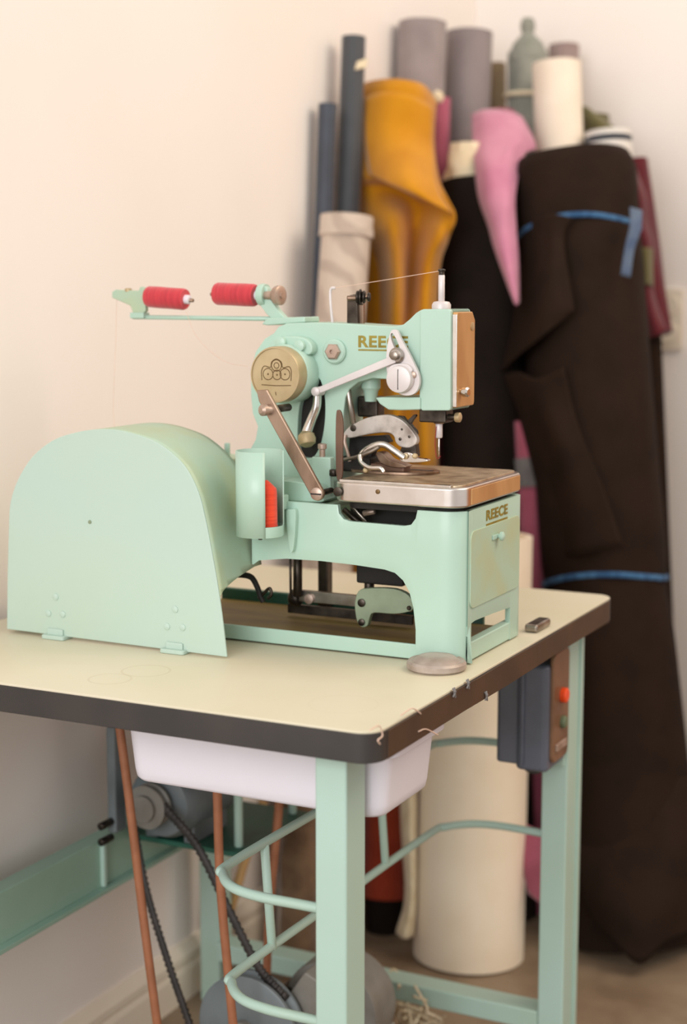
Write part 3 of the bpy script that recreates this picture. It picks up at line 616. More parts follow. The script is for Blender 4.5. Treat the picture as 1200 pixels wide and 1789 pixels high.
box('can_bracket', ccx.x - .02, ccx.x + .02, ccx.y + cr - .001, MY0 + .006, cbot + .03, cbot + .05, 'mint', can)
# mechanism inside the base
tube('hook_bar', [PY(392, 1008, .36), PY(415, 1004, .36), PY(438, 1008, .36), PY(449, 1025, .36), PY(455, 1042, .36), PY(460, 1052, .36)], 0.004, 'black_hollow', mach, rad=lambda t: .0045 - .001 * t)
tube('hook_spring', [PY(452, 1046, .36), PY(462, 1035, .36), PY(471, 1028, .36), PY(474, 1038, .36), PY(468, 1046, .36)], 0.0022, 'dark_steel', mach)
rod('pull_rod', PY(520, 972, .42), PY(520, 1042, .42), 0.0065, 'dark_steel', mach)
rod('pull_wire', PY(507, 972, .40), PY(508, 1046, .40), 0.0018, 'dark_steel', mach)
p0 = PY(512, 1042, .43); p1 = PY(720, 1048, .43)
box('rocker_link', p0.x, p1.x, .425, .433, PY(600, 1057, .43).z, PY(600, 1037, .43).z, 'steel', mach, bevel=.001)
rod('rocker_shaft', (p0.x - .004, .43, p0.z - .002), (p0.x + .012, .43, p0.z - .002), .011, 'dark_steel', mach)
lathe('link_collar', PY(541, 1046, .425), (0, -1, 0), [(.007, 0), (.007, .004), (.003, .005)], 'pale_bolt', mach, 14)
box('lower_link', PY(505, 1070, .45).x, PY(722, 1080, .45).x, .445, .452, PY(650, 1084, .45).z, PY(650, 1068, .45).z, 'dark_steel', mach, bevel=.001)
tb = prism('treadle_bracket', smooth2(xz([(622, 1050), (628, 1032), (645, 1027), (690, 1028), (716, 1040), (724, 1060), (716, 1068), (690, 1072), (655, 1070), (648, 1078), (644, 1092), (634, 1095), (626, 1086), (622, 1066)], .385), 3), 'y', .381, .391, 'bracket_grey_green', mach, bevel=.0015, label='grey green rocking bracket inside the base')
for px, py, r in ((632, 1053, .0055), (632, 1087, .0048), (715, 1062, .003)):
    lathe('bracket_bolt', PY(px, py, .381), (0, -1, 0), [(r, -.001), (r, .002), (r * .6, .003)], 'dark_steel', tb, 14)
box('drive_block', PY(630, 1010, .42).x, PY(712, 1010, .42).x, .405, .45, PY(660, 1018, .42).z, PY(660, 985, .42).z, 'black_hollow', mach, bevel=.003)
rod('drive_shaft', PY(645, 1012, .42), PY(645, 1046, .42), .007, 'dark_steel', mach)
# feet
fpnt = PZ(758, 1166, ZT + .004)
lathe('mounting_foot', (fpnt.x, fpnt.y + .008, ZT), (0, 0, 1), [(.034, 0), (.0375, .003), (.0375, .009), (.035, .012), (.031, .011), (.028, .013), (.022, .017), (.015, .018), (.002, .018)], 'cast_pale', mach, 36, label='round cast metal foot')
box('mounting_foot', MX1 - .002, MX1 + .018, MY1 + .022, MY1 + .08, ZT, ZT + .012, 'steel', mach, bevel=.004)
rod('foot_bolt', (MX1 - .015, MY1 - .004, ZT + .001), (MX1 - .015, MY1 - .004, ZT + .01), .006, 'dark_steel', mach)
# thread strands
tube('thread_strand', [PY(586, 503, .43), PY(680, 488, .43), PY(771, 473, NY)], 0.0004, 'thread_line', mach, seg=5)
tube('thread_strand', [PY(204, 516, HY), PY(202, 600, HY), PY(198, 720, .42), PY(205, 760, .40)], 0.0003, 'thread_line', mach, seg=5)
tube('thread_strand', [PY(325, 545, HY - .01), PY(345, 590, .42), PY(390, 630, .41), PY(432, 640, .40)], 0.0003, 'thread_line', mach, seg=5)

# ---- spools
def spool(a, b, r, lab, tipped):
    d = b - a; l = d.length; t = thing('thread_spool', ((a + b) / 2), lab, 'thread spool', 'red thread spools')
    lathe('thread_winding', a, d, [(r * .9, 0), (r, .003), (r * 1.02, l * .3), (r, l * .6), (r * 1.01, l - .003), (r * .92, l)], 'red_thread', t, 28, angle=60)
    lathe('spool_core', a, d, [(.006, -.003), (.0065, 0), (.0065, l), (.0065, l + (.006 if tipped else .003)), (.005, l + (.007 if tipped else .004))], 'white_plastic', t, 16)
spool(PY(258, 518, HY), PY(324, 523, HY), RR(18.5, PY(290, 520, HY)), 'left red thread spool beside the mint end bracket of the carrier bar', True)
spool(PY(447, 516, HY), PY(378, 513, HY), RR(19.5, PY(410, 514, HY)), 'right red thread spool beside the mint disc of the sewing machine', False)
os_ = thing('thread_spool', (ccx.x + .009, ccx.y + .001, cbot + .004), 'bright orange cone of thread inside the half open mint can', 'thread spool')
r = 0.0165; sx_, sy_ = ccx.x + .009, ccx.y + .001; zz = cbot + .004; hh = PY(470, 838, .282).z - zz
lathe('spool_base', (sx_, sy_, zz), (0, 0, 1), [(.013, 0), (.0145, .002), (.0145, .007), (.012, .009)], 'spool_wood', os_, 24)
lathe('thread_winding', (sx_, sy_, zz + .009), (0, 0, 1), [(r * .9, 0), (r * .86, .002), (r * .84, hh * .62), (r * .8, hh * .7), (r * .25, hh - .012), (r * .1, hh - .010)], 'orange_thread', os_, 28, angle=70)

# ================================================================== BIN
BX1 = -0.030; BY0 = 0.092
bl = PY(214, 1290, BY0); bz1 = LZ - .004; bz0 = PY(225, 1365, BY0).z
bin_ = thing('plastic_bin', ((bl.x + BX1) / 2, BY0 + .08, bz0), 'white plastic bin hung as a drawer under the table', 'bin')
y_end = 0.245
bm = bmesh.new(); prof = []
for (ins, z) in ((0.018, bz0), (0.012, bz0 + .001), (0.008, bz0 + .005), (0.006, bz0 + .015), (0.0, bz1 - .016)):
    prof.append([bm.verts.new((x, y, z)) for x, y in rrect(bl.x + ins, BX1 - ins, BY0 + ins * .6, y_end - ins * .6, 0.022 - ins * .2, 5)])
for ins, z in ((0.002, bz1 - .016), (0.009, bz0 + .016), (0.022, bz0 + .004)):
    prof.append([bm.verts.new((x, y, z)) for x, y in rrect(bl.x + ins, BX1 - ins, BY0 + ins * .6, y_end - ins * .6, 0.022 - ins * .2, 5)])
for a, b in zip(prof, prof[1:]):
    n_ = len(a)
    for i in range(n_): bm.faces.new((a[i], a[(i + 1) % n_], b[(i + 1) % n_], b[i]))
bm.faces.new(prof[0]); bm.faces.new(prof[-1])
link('tub', frombm(bm), 'white_plastic', bin_, angle=50)
rim_o = rrect(bl.x - .006, BX1 + .010, BY0 - .002, y_end + .012, .024, 5); rim_i = rrect(bl.x + .006, BX1 - .006, BY0 + .006, y_end - .004, .018, 5)
prism('rim', rim_o, 'z', bz1 - .018, bz1, 'white_plastic', bin_, bevel=.0015, holes=[rim_i])

# ================================================================== SWITCH BOX
SX1 = BLX0 + 0.010
sb = thing('switch_box', (BLX0, 0.74, 0.52), 'dark grey motor switch box with an orange button on the far table leg', 'switch')
pa = PY(862, 1320, .72); pb = PY(965, 1175, .72)
sz0 = PY(900, 1335, .72).z; sz1 = LZ - .035
s_x0 = PY(864, 1250, .70).x; s_x1 = PY(952, 1250, .70).x
prism('box_body', rrect(s_x0 + .002, s_x1 - .010, .70, .785, .008), 'z', sz0 + .006, sz1, 'switch_grey', sb, bevel=.004, seg=3)
lid = prism('box_lid', rrect(s_x0 + .035, s_x1 + .006, .694, .784, .010), 'z', sz0, sz1 - .010, 'switch_grey', sb, bevel=.006, seg=3)
for xx in (.044,): box('lid_rib', s_x0 + xx, s_x0 + xx + .006, .690, .696, sz0 + .008, sz1 - .014, 'switch_grey', lid, bevel=.002)
plx = s_x1 + .006
pl = prism('control_plate', rrect(.705, .776, sz0 + .012, sz1 + .006, .012), 'x', plx - .001, plx + .006, 'switch_plate', sb, bevel=.002)
zc = (sz0 + sz1) / 2
lathe('stop_button', (plx + .005, .742, zc + .024), (1, 0, 0), [(.011, 0), (.0115, .002), (.0115, .008), (.009, .010)], 'button_red', pl, 22, label='bright orange stop button')
lathe('start_button', (plx + .005, .744, zc - .018), (1, 0, 0), [(.009, 0), (.0095, .002), (.0095, .006), (.007, .008)], 'button_green', pl, 20)
box('plate_latch', plx + .005, plx + .010, .714, .76, zc - .058, zc - .046, 'pale_bolt', pl, bevel=.002)
tube('cable_stub', [(s_x0 + .03, .74, sz0 + .01), (s_x0 + .035, .735, sz0 - .006), (s_x0 + .055, .733, sz0 - .012), (s_x0 + .075, .735, sz0 + .002)], .0035, 'rubber', sb)

# ================================================================== MOTOR AND DRIVE
mo = thing('electric_motor', (-0.55, 0.6, 0.406), 'grey electric motor on the green plate below the table by the wall', 'motor')
mz = 0.475
lathe('motor_body', (-0.60, 0.66, mz), (0, -1, 0), [(.03, 0), (.055, .012), (.06, .03), (.06, .15), (.052, .17), (.03, .178)], 'machine_grey', mo, 30)
mp_ = PX(243, 1392, -0.585); mpc = (-.585, .515, mp_.z - .01)
pw = lathe('motor_pulley', (-0.60, 0.475, mz + .004), (0, -1, 0), [(.012, 0), (.034, .001), (.034, .005), (.026, .010), (.034, .016), (.034, .021), (.02, .023), (.02, .03), (.008, .031)], 'cast_grey', mo, 30)
for x in (-.645, -.575): box('motor_foot', x, x + .02, .52, .62, .4062, .44, 'machine_grey', mo, bevel=.003)
box('motor_bracket', -.668, -.652, .45, .48, .43, .60, 'machine_grey', mo, bevel=.004)
box('motor_cap', -.64, -.56, .53, .61, mz + .05, mz + .085, 'machine_grey', mo, bevel=.006)
for z in (.425, .45): rod('adjust_bolt', (-.66, .42, z), (-.66, .45, z), .006, 'dark_steel', mo)
# lower pulley unit
DPY = .40
dc = PY(430, 1800, DPY); rdisc = RR(97, dc)
du = thing('drive_unit', (dc.x, DPY + .1, 0.0), 'grey transmission with large round pulleys low under the table', 'transmission')
lathe('front_pulley', (dc.x, DPY, dc.z), (0, 1, 0), [(.02, -.004), (rdisc * .96, 0), (rdisc, .002), (rdisc, .007), (rdisc * .82, .016), (rdisc, .026), (rdisc, .031), (rdisc * .9, .033), (.02, .034)], 'machine_grey', du, 44)
prism('bracket_plate', [(dc.x + .03, dc.z + .02), (dc.x + .075, dc.z + .088), (dc.x + .105, dc.z + .075), (dc.x + .13, dc.z - .06), (dc.x + .05, dc.z - .08)], 'y', DPY + .04, DPY + .075, 'cast_grey', du, bevel=.003)
rp = PY(590, 1745, .55); rr2 = RR(88, rp)
lathe('rear_drum', (rp.x, .52, rp.z - .01), (0, 1, 0), [(.02, 0), (rr2, .004), (rr2 * 1.02, .01), (rr2 * 1.02, .07), (rr2, .075), (.02, .08)], 'cast_grey', du, 44)
rod('drive_shaft', (dc.x, DPY + .03, dc.z), (dc.x, .60, dc.z), .018, 'dark_steel', du)
pst = box('stand', dc.x - .03, dc.x + .15, DPY + .08, .60, 0.0, dc.z - .04, 'cast_grey', du, bevel=.006)
lathe('hub', (dc.x, DPY - .004, dc.z), (0, -1, 0), [(.018, 0), (.018, .012), (.008, .014)], 'cast_grey', du, 18)
# belts
def belt_path(p1, r1, p2, r2, y1, y2): pass
bel = thing('link_belt', (-.5, .45, .3), 'black link belt running from the motor pulley down to the drive pulley', 'belt')
def serr(name, pts, r, parent):
    path = catmull(pts, 26); bm = bmesh.new()
    add_tube(bm, path, r, 8, rad=lambda t: r * (1 + .22 * math.sin(t * 260)), squash=.65)
    return link(name, frombm(bm), 'rubber', parent, angle=70)
mc = Vector((-0.60, 0.460, mz + .004))
serr('belt_strand', [mc + Vector((-.030, 0, .0)), PY(252, 1540, .445), PY(290, 1670, .43), PY(333, 1795, .415)], .0075, bel)
serr('belt_strand', [mc + Vector((.028, 0, .006)), PY(345, 1480, .45), PY(400, 1590, .44), PY(452, 1690, .425), PY(500, 1745, .415)], .0075, bel)
for i, (pts, lab) in enumerate((([(205, 1240, .30), (226, 1400, .30), (250, 1600, .30), (276, 1800, .30)], 'brown leather cord belt left of the black link belt'),
                                ([(374, 1240, .33), (380, 1400, .33), (386, 1560, .33), (408, 1800, .33)], 'brown leather cord belt hanging beside the bend of the wire rails'),
                                ([(500, 1240, .62), (486, 1420, .62), (470, 1600, .62), (466, 1700, .62)], 'reddish leather cord behind the green corner leg by the wall'))):
    o = tube('leather_cord', [PY(*p) for p in pts], .0065 if i < 2 else .007, 'leather', None, n=8, seg=10)
    tag(o, lab, 'belt', 'leather cords')
o = tube('wooden_stick', [PX(460, 1400, -.66) + Vector((.0, 0, 0)), PX(415, 1545, -.69), PX(362, 1730, -.733)], .009, 'stick_wood', None, n=4, seg=8)
tag(o, 'thin pale wooden stick leaning by the left wall behind the table leg', 'stick')
# tangled yarn on the foot rail
bm = bmesh.new(); yc_ = PY(684, 1738, .80)
for k in range(26):
    a = random.random() * 6.3; c = yc_ + Vector((random.uniform(-.035, .06), random.uniform(-.03, .03), random.uniform(-.045, .012)))
    pts = [c + Vector((random.uniform(-.035, .035), random.uniform(-.025, .025), random.uniform(-.025, .025))) for _ in range(5)]
    add_tube(bm, catmull(pts, 5), .0022, 6)
o = link('yarn_tangle', frombm(bm), 'f_yarn', angle=70); tag(o, 'tangle of beige yarn wound on the green foot rail', 'yarn')

# ================================================================== FABRIC ROLLS
def add_roll(bm, a, b, r0, r1, fold=0.03, nf=5, seed=0, seg=36, rings=34, wob=0.0, hollow=0.0, bulge=None, twist=1.5):
    rnd = random.Random(seed); a = Vector(a); b = Vector(b); d = b - a; L = d.length; d.normalize(); u, v = frame(d)
    ph = [(rnd.uniform(0, 6.28), rnd.uniform(-twist, twist), rnd.randint(2, 7), rnd.uniform(.4, 1)) for _ in range(nf)]
    wx, wy = rnd.uniform(0, 6), rnd.uniform(0, 6); rows = []
    for i in range(rings + 1):
        t = i / rings; rr_ = r0 + (r1 - r0) * t
        if bulge: rr_ *= bulge(t)
        c = a + d * (L * t) + (u * math.sin(wx + t * 5) + v * math.sin(wy + t * 4)) * wob * math.sin(math.pi * t)
        row = []
        for k in range(seg):
            th = 2 * math.pi * k / seg
            f = sum(w * math.sin(n_ * th + p + tw * 6 * t) for p, tw, n_, w in ph) / max(1, nf)
            q = rr_ * (1 + fold * f)
            row.append(bm.verts.new(c + (u * math.cos(th) + v * math.sin(th)) * q))
        rows.append(row)
    if hollow:
        for t, rs in ((1.0, 1 - hollow), (0.9, 1 - hollow)):
            rows.append([bm.verts.new(a + d * (L * t) + (u * math.cos(2 * math.pi * k / seg) + v * math.sin(2 * math.pi * k / seg)) * r1 * rs) for k in range(seg)])
    for p, q in zip(rows, rows[1:]):
        for k in range(seg): bm.faces.new((p[k], p[(k + 1) % seg], q[(k + 1) % seg], q[k]))
    bm.faces.new(rows[0]); bm.faces.new(rows[-1])
ROLLS = []
def roll(name, a, b, r0, r1, m, label=None, cat=None, group=None, parent=None, **k):
    ROLLS.append((label or (parent['label'] if parent else ''), name, Vector(a), Vector(b), r0, r1))
    bm = bmesh.new(); add_roll(bm, a, b, r0, r1, **k); o = link(name, frombm(bm), m, parent, angle=75)
    if label and not parent: tag(o, label, cat, group)
    return o
def sheet(name, rows, m, parent=None, n=7, th=0.003, label=None, cat=None, group=None, ripple=0.0, rf=9):
    R_ = [catmull([PY(*p) for p in r], n) for r in rows]
    cols_ = [catmull([r[i] for r in R_], n) for i in range(len(R_[0]))]
    bm = bmesh.new(); H, Wd = len(cols_[0]), len(cols_); g = []
    for i in range(Wd):
        g.append([bm.verts.new(cols_[i][j] + FL * (ripple * math.sin(rf * i / Wd * 6.28 / 2 + 2.0 * math.sin(j / H * 5)))) for j in range(H)])
    for i in range(Wd - 1):
        for j in range(H - 1): bm.faces.new((g[i][j], g[i + 1][j], g[i + 1][j + 1], g[i][j + 1]))
    o = link(name, frombm(bm), m, parent, angle=80)
    s = o.modifiers.new('solid', 'SOLIDIFY'); s.thickness = th; s.offset = 0
    if label and not parent: tag(o, label, cat, group)
    return o
G = 'fabric rolls leaning in the corner'
def rad(px, p): return RR(px, p)
# slim dark tubes against the left wall
t1 = PX(573, 182, XW + .035); bt = PF(497, 1.20)
roll('fabric_roll', (XW + .025, bt.y, 0), t1, rad(16, t1), rad(17, t1), 'f_navy', 'short slim navy tube leaning leftmost against the wall', 'fabric roll', G, fold=.0, hollow=.15)
t2 = PX(618, 65, XW + .05); b2 = Vector((XW + .075, t2.y - .22, 0))
b2 = Vector((-.712, 1.26, 0))
roll('fabric_roll', b2, t2, rad(22, t2), rad(21, t2), 'f_slate', 'tall slim slate grey tube standing behind the beige striped roll', 'fabric roll', G, fold=.004, hollow=.12)
o = sheet('paper_tag', [[(624, 108, t2.y - .06), (642, 102, t2.y - .06)], [(620, 122, t2.y - .065), (640, 118, t2.y - .065)]], 'f_cream', None, label='small cream paper tag stuck on the tall slate tube', cat='tag')
# beige striped roll
t3 = PY(606, 382, t2.y - .14); b3 = PF(528, t2.y - .31)
c_ = thing('fabric_roll', b3, 'beige striped fabric roll standing in front of the slate tubes', 'fabric roll', G)
roll('roll_body', b3, t3, rad(46, b3), rad(43, t3), 'f_beige_stripe', parent=c_, fold=.05, nf=6, seed=3, wob=.008)
dn = (t3 - b3).normalized()
roll('rolled_cuff', t3 - dn * .035, t3 + dn * .004, rad(48, t3), rad(46, t3), 'f_beige_stripe', parent=c_, fold=.03, seed=4, rings=8, hollow=.25)
b = PF(520, .965); t = PY(524, 1330, .975)
roll('fabric_roll', b, t, rad(32, b), rad(34, t), 'f_umber', 'wrinkled umber brown fabric bundle low behind the near table leg', 'fabric roll', G, fold=.14, nf=8, seed=77, twist=4)
# mustard roll with its draped end
m_ = thing('fabric_roll', PF(640, 1.42), 'mustard yellow fabric roll with its loose end draped down the front', 'fabric roll', G)
tm = PY(694, 150, 1.53); bm_ = PF(650, 1.40)
roll('roll_body', bm_, tm, rad(50, bm_), rad(62, tm), 'f_mustard', parent=m_, fold=.04, seed=5, bulge=lambda t: 1 if t < .97 else 1 - (t - .97) * 14)
Ym = 1.40
sheet('draped_end', [
    [(598, 170, Ym + .12), (636, 146, Ym + .06), (672, 138, Ym + .03), (712, 140, Ym + .04), (742, 150, Ym + .08), (762, 178, Ym + .14)],
    [(600, 250, Ym + .10), (638, 240, Ym + .02), (676, 236, Ym), (712, 238, Ym + .02), (740, 240, Ym + .04), (758, 246, Ym + .10)],
    [(620, 310, Ym + .08), (636, 306, Ym), (674, 300, Ym - .02), (714, 320, Ym - .04), (746, 308, Ym - .02), (768, 318, Ym + .03)],
    [(622, 345, Ym + .08), (640, 330, Ym + .03), (690, 335, Ym + .05), (735, 352, Ym + .05), (770, 362, Ym + .01), (795, 376, Ym - .02)],
    [(622, 400, Ym + .08), (650, 390, Ym + .01), (690, 390, Ym - .05), (725, 400, Ym + .05), (765, 410, Ym - .03), (782, 420, Ym + .01)],
    [(630, 480, Ym + .08), (660, 480, Ym + .04), (694, 478, Ym - .08), (716, 480, Ym + .04), (745, 470, Ym - .02), (768, 470, Ym + .03)],
    [(640, 620, Ym + .09), (660, 610, Ym + .04), (690, 620, Ym - .02), (715, 630, Ym + .02), (740, 610, Ym - .02), (762, 600, Ym + .04)],
    [(640, 820, Ym + .09), (665, 830, Ym + .03), (690, 830, Ym), (715, 830, Ym + .03), (740, 830, Ym), (764, 830, Ym + .04)]], 'f_mustard', m_, n=6)
sheet('fold_over', [
    [(636, 170, Ym + .015), (672, 160, Ym - .01), (714, 165, Ym + .0), (756, 186, Ym + .05)],
    [(637, 240, Ym - .005), (676, 236, Ym - .025), (714, 238, Ym - .01), (756, 250, Ym + .03)],
    [(644, 298, Ym - .02), (686, 312, Ym - .08), (722, 322, Ym - .10), (764, 326, Ym - .05)],
    [(650, 306, Ym - .02), (690, 326, Ym - .075), (735, 345, Ym - .10), (790, 373, Ym - .06)]], 'f_mustard', m_, n=6)
# mauve rolls high at the back
for (px, wd, py, bx, lab, m2, sd_) in ((738, 42, 40, 690, 'left one of the two tall mauve grey rolls at the back', 'f_mauve', 11), (820, 41, 58, 770, 'right one of the two tall mauve grey rolls at the back', 'f_mauve2', 12)):
    t = PY(px, py, 1.71 if px < 800 else 1.88); b = PF(bx, 1.58 if px < 800 else 1.70)
    roll('fabric_roll', b, t, rad(wd, t), rad(wd, t), m2, lab, 'fabric roll', G, fold=.05, seed=sd_, hollow=.3)
# rose roll stub, cream bundle
t = PY(770, 172, 1.68); b = PF(736, 1.56)
roll('fabric_roll', b, t, rad(20, t), rad(17, t), 'f_rose', 'dusty rose fabric roll squeezed between the mustard and mauve rolls', 'fabric roll', G, fold=.05, seed=13)
cbm = bmesh.new(); bmesh.ops.create_icosphere(cbm, subdivisions=3, radius=1.0)
def blob(name, c, sx_, sy_, sz_, m, label, cat, seed):
    bm = bmesh.new(); bmesh.ops.create_icosphere(bm, subdivisions=4, radius=1.0); rnd = random.Random(seed)
    ks = [(Vector((rnd.gauss(0, 1), rnd.gauss(0, 1), rnd.gauss(0, 1))) * 3, rnd.uniform(0, 6)) for _ in range(6)]
    for v in bm.verts:
        f = 1 + .10 * sum(math.sin(v.co.dot(k_) + p_) for k_, p_ in ks) / 2
        v.co = Vector((v.co.x * sx_, v.co.y * sy_, v.co.z * sz_)) * f + Vector(c)
    o = link(name, frombm(bm), m, angle=80); tag(o, label, cat); return o
blob('paper_wad', PY(764, 170, 1.66), .012, .012, .014, 'f_cream', 'small cream wad on top of the dusty rose roll', 'paper', 1)
# black roll with cream inner end
t = PY(838, 322, 1.62); b = PF(862, 1.42)
h_ = thing('fabric_roll', b, 'black fabric roll with a crumpled cream end left of the pink cloth', 'fabric roll', G)
roll('roll_body', b, t, rad(78, b), rad(74, t), 'f_black', parent=h_, fold=.05, seed=21)
t = PY(815, 250, 1.60); b = PY(815, 335, 1.60)
roll('cream_end', b, t, rad(44, t), rad(26, t), 'f_cream', parent=h_, fold=.26, nf=7, seed=22, rings=14)
# pink roll with hanging point
t = PY(866, 196, 1.74); b = PF(890, 1.62)
p_ = thing('fabric_roll', b, 'bright pink fabric roll with a pointed loose end hanging down', 'fabric roll', G)
roll('roll_body', PF(890, 1.62), t, rad(28, t), rad(34, t), 'f_rose', parent=p_, fold=.06, seed=23)
Yp = 1.50
sheet('hanging_point', [
    [(824, 200, Yp + .22), (845, 192, Yp + .18), (875, 192, Yp + .18), (900, 198, Yp + .20), (912, 205, Yp + .23)],
    [(826, 240, Yp + .14), (848, 246, Yp + .09), (878, 244, Yp + .09), (908, 236, Yp + .12), (936, 256, Yp + .17)],
    [(829, 285, Yp + .06), (850, 290, Yp + .01), (874, 290, Yp + .01), (893, 270, Yp + .05), (915, 272, Yp + .10)],
    [(836, 345, Yp + .02), (852, 350, Yp - .03), (872, 350, Yp - .04), (888, 345, Yp - .03), (900, 338, Yp - .0)],
    [(853, 395, Yp), (864, 400, Yp - .04), (878, 402, Yp - .05), (890, 400, Yp - .04), (901, 396, Yp - .02)],
    [(866, 440, Yp - .03), (876, 450, Yp - .06), (886, 455, Yp - .07), (896, 452, Yp - .06), (905, 450, Yp - .04)],
    [(898, 528, Yp - .06), (900, 531, Yp - .08), (902, 533, Yp - .085), (904, 532, Yp - .08), (907, 528, Yp - .06)]], 'f_pink', p_, n=6)
# sage tied roll
t = PY(922, 92, 1.95); b = PF(925, 1.78)
s_ = thing('fabric_roll', b, 'sage grey fabric roll tied to a point at its top', 'fabric roll', G)
roll('roll_body', b, t, rad(44, t), rad(35, t), 'f_sage', parent=s_, fold=.08, nf=6, seed=31)
d = (t - b).normalized()
roll('tied_top', t - d * .02, t + d * .075, rad(36, t), rad(9, t), 'f_sage', parent=s_, fold=.10, seed=32, rings=20, bulge=lambda q: (36 - 30 * max(0, q - .1) if q < .4 else (27 - (q - .4) / .25 * 17 if q < .65 else 10 + 3 * math.sin((q - .65) * 9))) / (36 - 27 * q))
tube('tie_cord', [t - d * .095 + Vector((math.cos(k_ * .785), math.sin(k_ * .785), 0)) * rad(39, t) for k_ in range(8)], .005, 'f_cream', s_, closed=True)
# taupe roll behind the white tube, tan roll
t = PY(985, 80, 2.06); b = PF(985, 1.90)
roll('fabric_roll', b, t, rad(27, t), rad(27, t), 'f_taupe', 'taupe fabric roll just showing behind the white tube', 'fabric roll', G, fold=.03, seed=33, hollow=.3)
t = PY(868, 112, 2.0); b = PF(862, 1.80)
roll('fabric_roll', b, t, rad(16, t), rad(16, t), 'f_tan', 'thin tan roll showing between the mauve and sage rolls', 'fabric roll', G, fold=.02, seed=34, hollow=.3)
# white tube
t = PY(972, 112, 1.85); b = PY(985, 300, 1.80); dd = b - t; b = t + dd * (t.z / -dd.z)
b = PF(1020, 1.68)
roll('fabric_roll', b, t, rad(41, t), rad(42, t), 'f_white', 'smooth white tube sticking up behind the big brown roll', 'fabric roll', G, fold=.0, hollow=.1)
# olive and striped rolls
t = PY(1030, 205, 2.0); b = PF(1080, 1.86)
o_ = thing('fabric_roll', b, 'olive fabric bundle with a sloping top right of the white tube', 'fabric roll', G)
roll('roll_body', b, t, rad(46, t), rad(30, t), 'f_olive', parent=o_, fold=.05, seed=35, bulge=lambda q: 1 if q < .9 else 1 + (q - .9) * 1.5)
sheet('sloping_flap', [[(1016, 184, 1.96), (1026, 188, 1.95), (1036, 196, 1.95)], [(1018, 208, 1.94), (1045, 212, 1.92), (1070, 220, 1.94)], [(1018, 240, 1.94), (1058, 244, 1.91), (1102, 250, 1.94)]], 'f_olive', o_, n=6)
t = PY(1062, 231, 1.84); b = PF(1110, 1.72)
w_ = thing('fabric_roll', b, 'white fabric roll with a navy band above the right end of the brown roll', 'fabric roll', G)
roll('roll_body', b, t, rad(40, t), rad(40, t), 'f_navywhite', parent=w_, fold=.02, seed=36, hollow=.3)
d = (t - b).normalized()
roll('navy_band', t - d * .024, t - d * .012, rad(40.6, t), rad(40.6, t), 'f_navyband', parent=w_, fold=.0, rings=3)
# big brown roll
bn = thing('fabric_roll', PF(1100, 1.45), 'big dark brown fabric roll tied with blue strips in the foreground of the pile', 'fabric roll', G)
t = PY(1004, 313, 1.63); b = PF(1104, 1.42)
R0 = rad(110, b); R1 = rad(108, t)
def bul(q):
    f = 1 - .05 * math.exp(-((q - .44) / .03) ** 2) - .03 * math.exp(-((q - .905) / .02) ** 2)
    if q > .985: f *= 1 - (q - .985) * 6
    if q < .42: f *= 1 + (.42 - q) * .36
    return f
roll('roll_body', b, t + (t - b).normalized() * .04, R0, R1, 'f_brown', parent=bn, fold=.085, nf=6, seed=41, rings=60, bulge=bul, twist=1.1)
Yb = 1.50
sheet('loose_flap', [
    [(905, 380, Yb + .06), (935, 376, Yb), (965, 374, Yb - .03), (1000, 380, Yb - .04)],
    [(905, 450, Yb + .05), (935, 440, Yb - .01), (962, 430, Yb - .05), (985, 420, Yb - .04)],
    [(895, 560, Yb + .03), (925, 545, Yb - .03), (955, 525, Yb - .08), (1002, 530, Yb - .07)],
    [(875, 650, Yb), (905, 622, Yb - .04), (945, 590, Yb - .08), (1000, 545, Yb - .07)]], 'f_brown', bn, n=7)
sheet('side_fold', [
    [(880, 655, Yb + .0), (905, 650, Yb - .03), (940, 660, Yb - .06), (985, 640, Yb - .07)],
    [(910, 740, Yb - .0), (935, 735, Yb - .05), (965, 740, Yb - .09), (1010, 740, Yb - .08)],
    [(940, 860, Yb - .02), (965, 850, Yb - .06), (1000, 850, Yb - .11), (1050, 840, Yb - .10)],
    [(965, 985, Yb - .04), (985, 975, Yb - .08), (1020, 968, Yb - .12), (1090, 955, Yb - .11)]], 'f_brown', bn, n=7)
sheet('hem', [
    [(1000, 1340, 1.42), (1060, 1360, 1.40), (1120, 1370, 1.40), (1170, 1360, 1.42), (1215, 1350, 1.46)],
    [(1010, 1520, 1.30), (1060, 1550, 1.265), (1115, 1570, 1.255), (1170, 1550, 1.29), (1225, 1530, 1.38)],
    [(1030, 1600, 1.28), (1070, 1640, 1.24), (1116, 1684, 1.24), (1160, 1650, 1.27), (1230, 1620, 1.36)]], 'f_brown', bn, n=7)
d = (t - b).normalized(); u, v = frame(d)
def ring_at(q, k, sag=0.0, ext=1.02):
    c_ = b + (t + d * .04 - b) * q; r_ = (R0 + (R1 - R0) * q) * bul(q) * ext
    return [c_ + (u * math.cos(x) + v * math.sin(x)) * r_ + Vector((0, 0, sag * math.sin(x * 2))) for x in [2 * math.pi * i / k for i in range(k)]]
tube('blue_tie', ring_at(.905, 20, .008, 1.02), .0055, 'f_blue', bn, closed=True, n=4, squash=.5)
tube('blue_tie', ring_at(.455, 20, .008, 1.03), .006, 'f_blue', bn, closed=True, n=4, squash=.5)
sheet('tie_tail', [[(1100, 362, 1.52), (1122, 368, 1.52)], [(1100, 395, 1.50), (1120, 400, 1.50)], [(1092, 430, 1.49), (1108, 436, 1.49)], [(1084, 480, 1.48), (1101, 485, 1.48)]], 'f_bluegrey', bn, n=6)
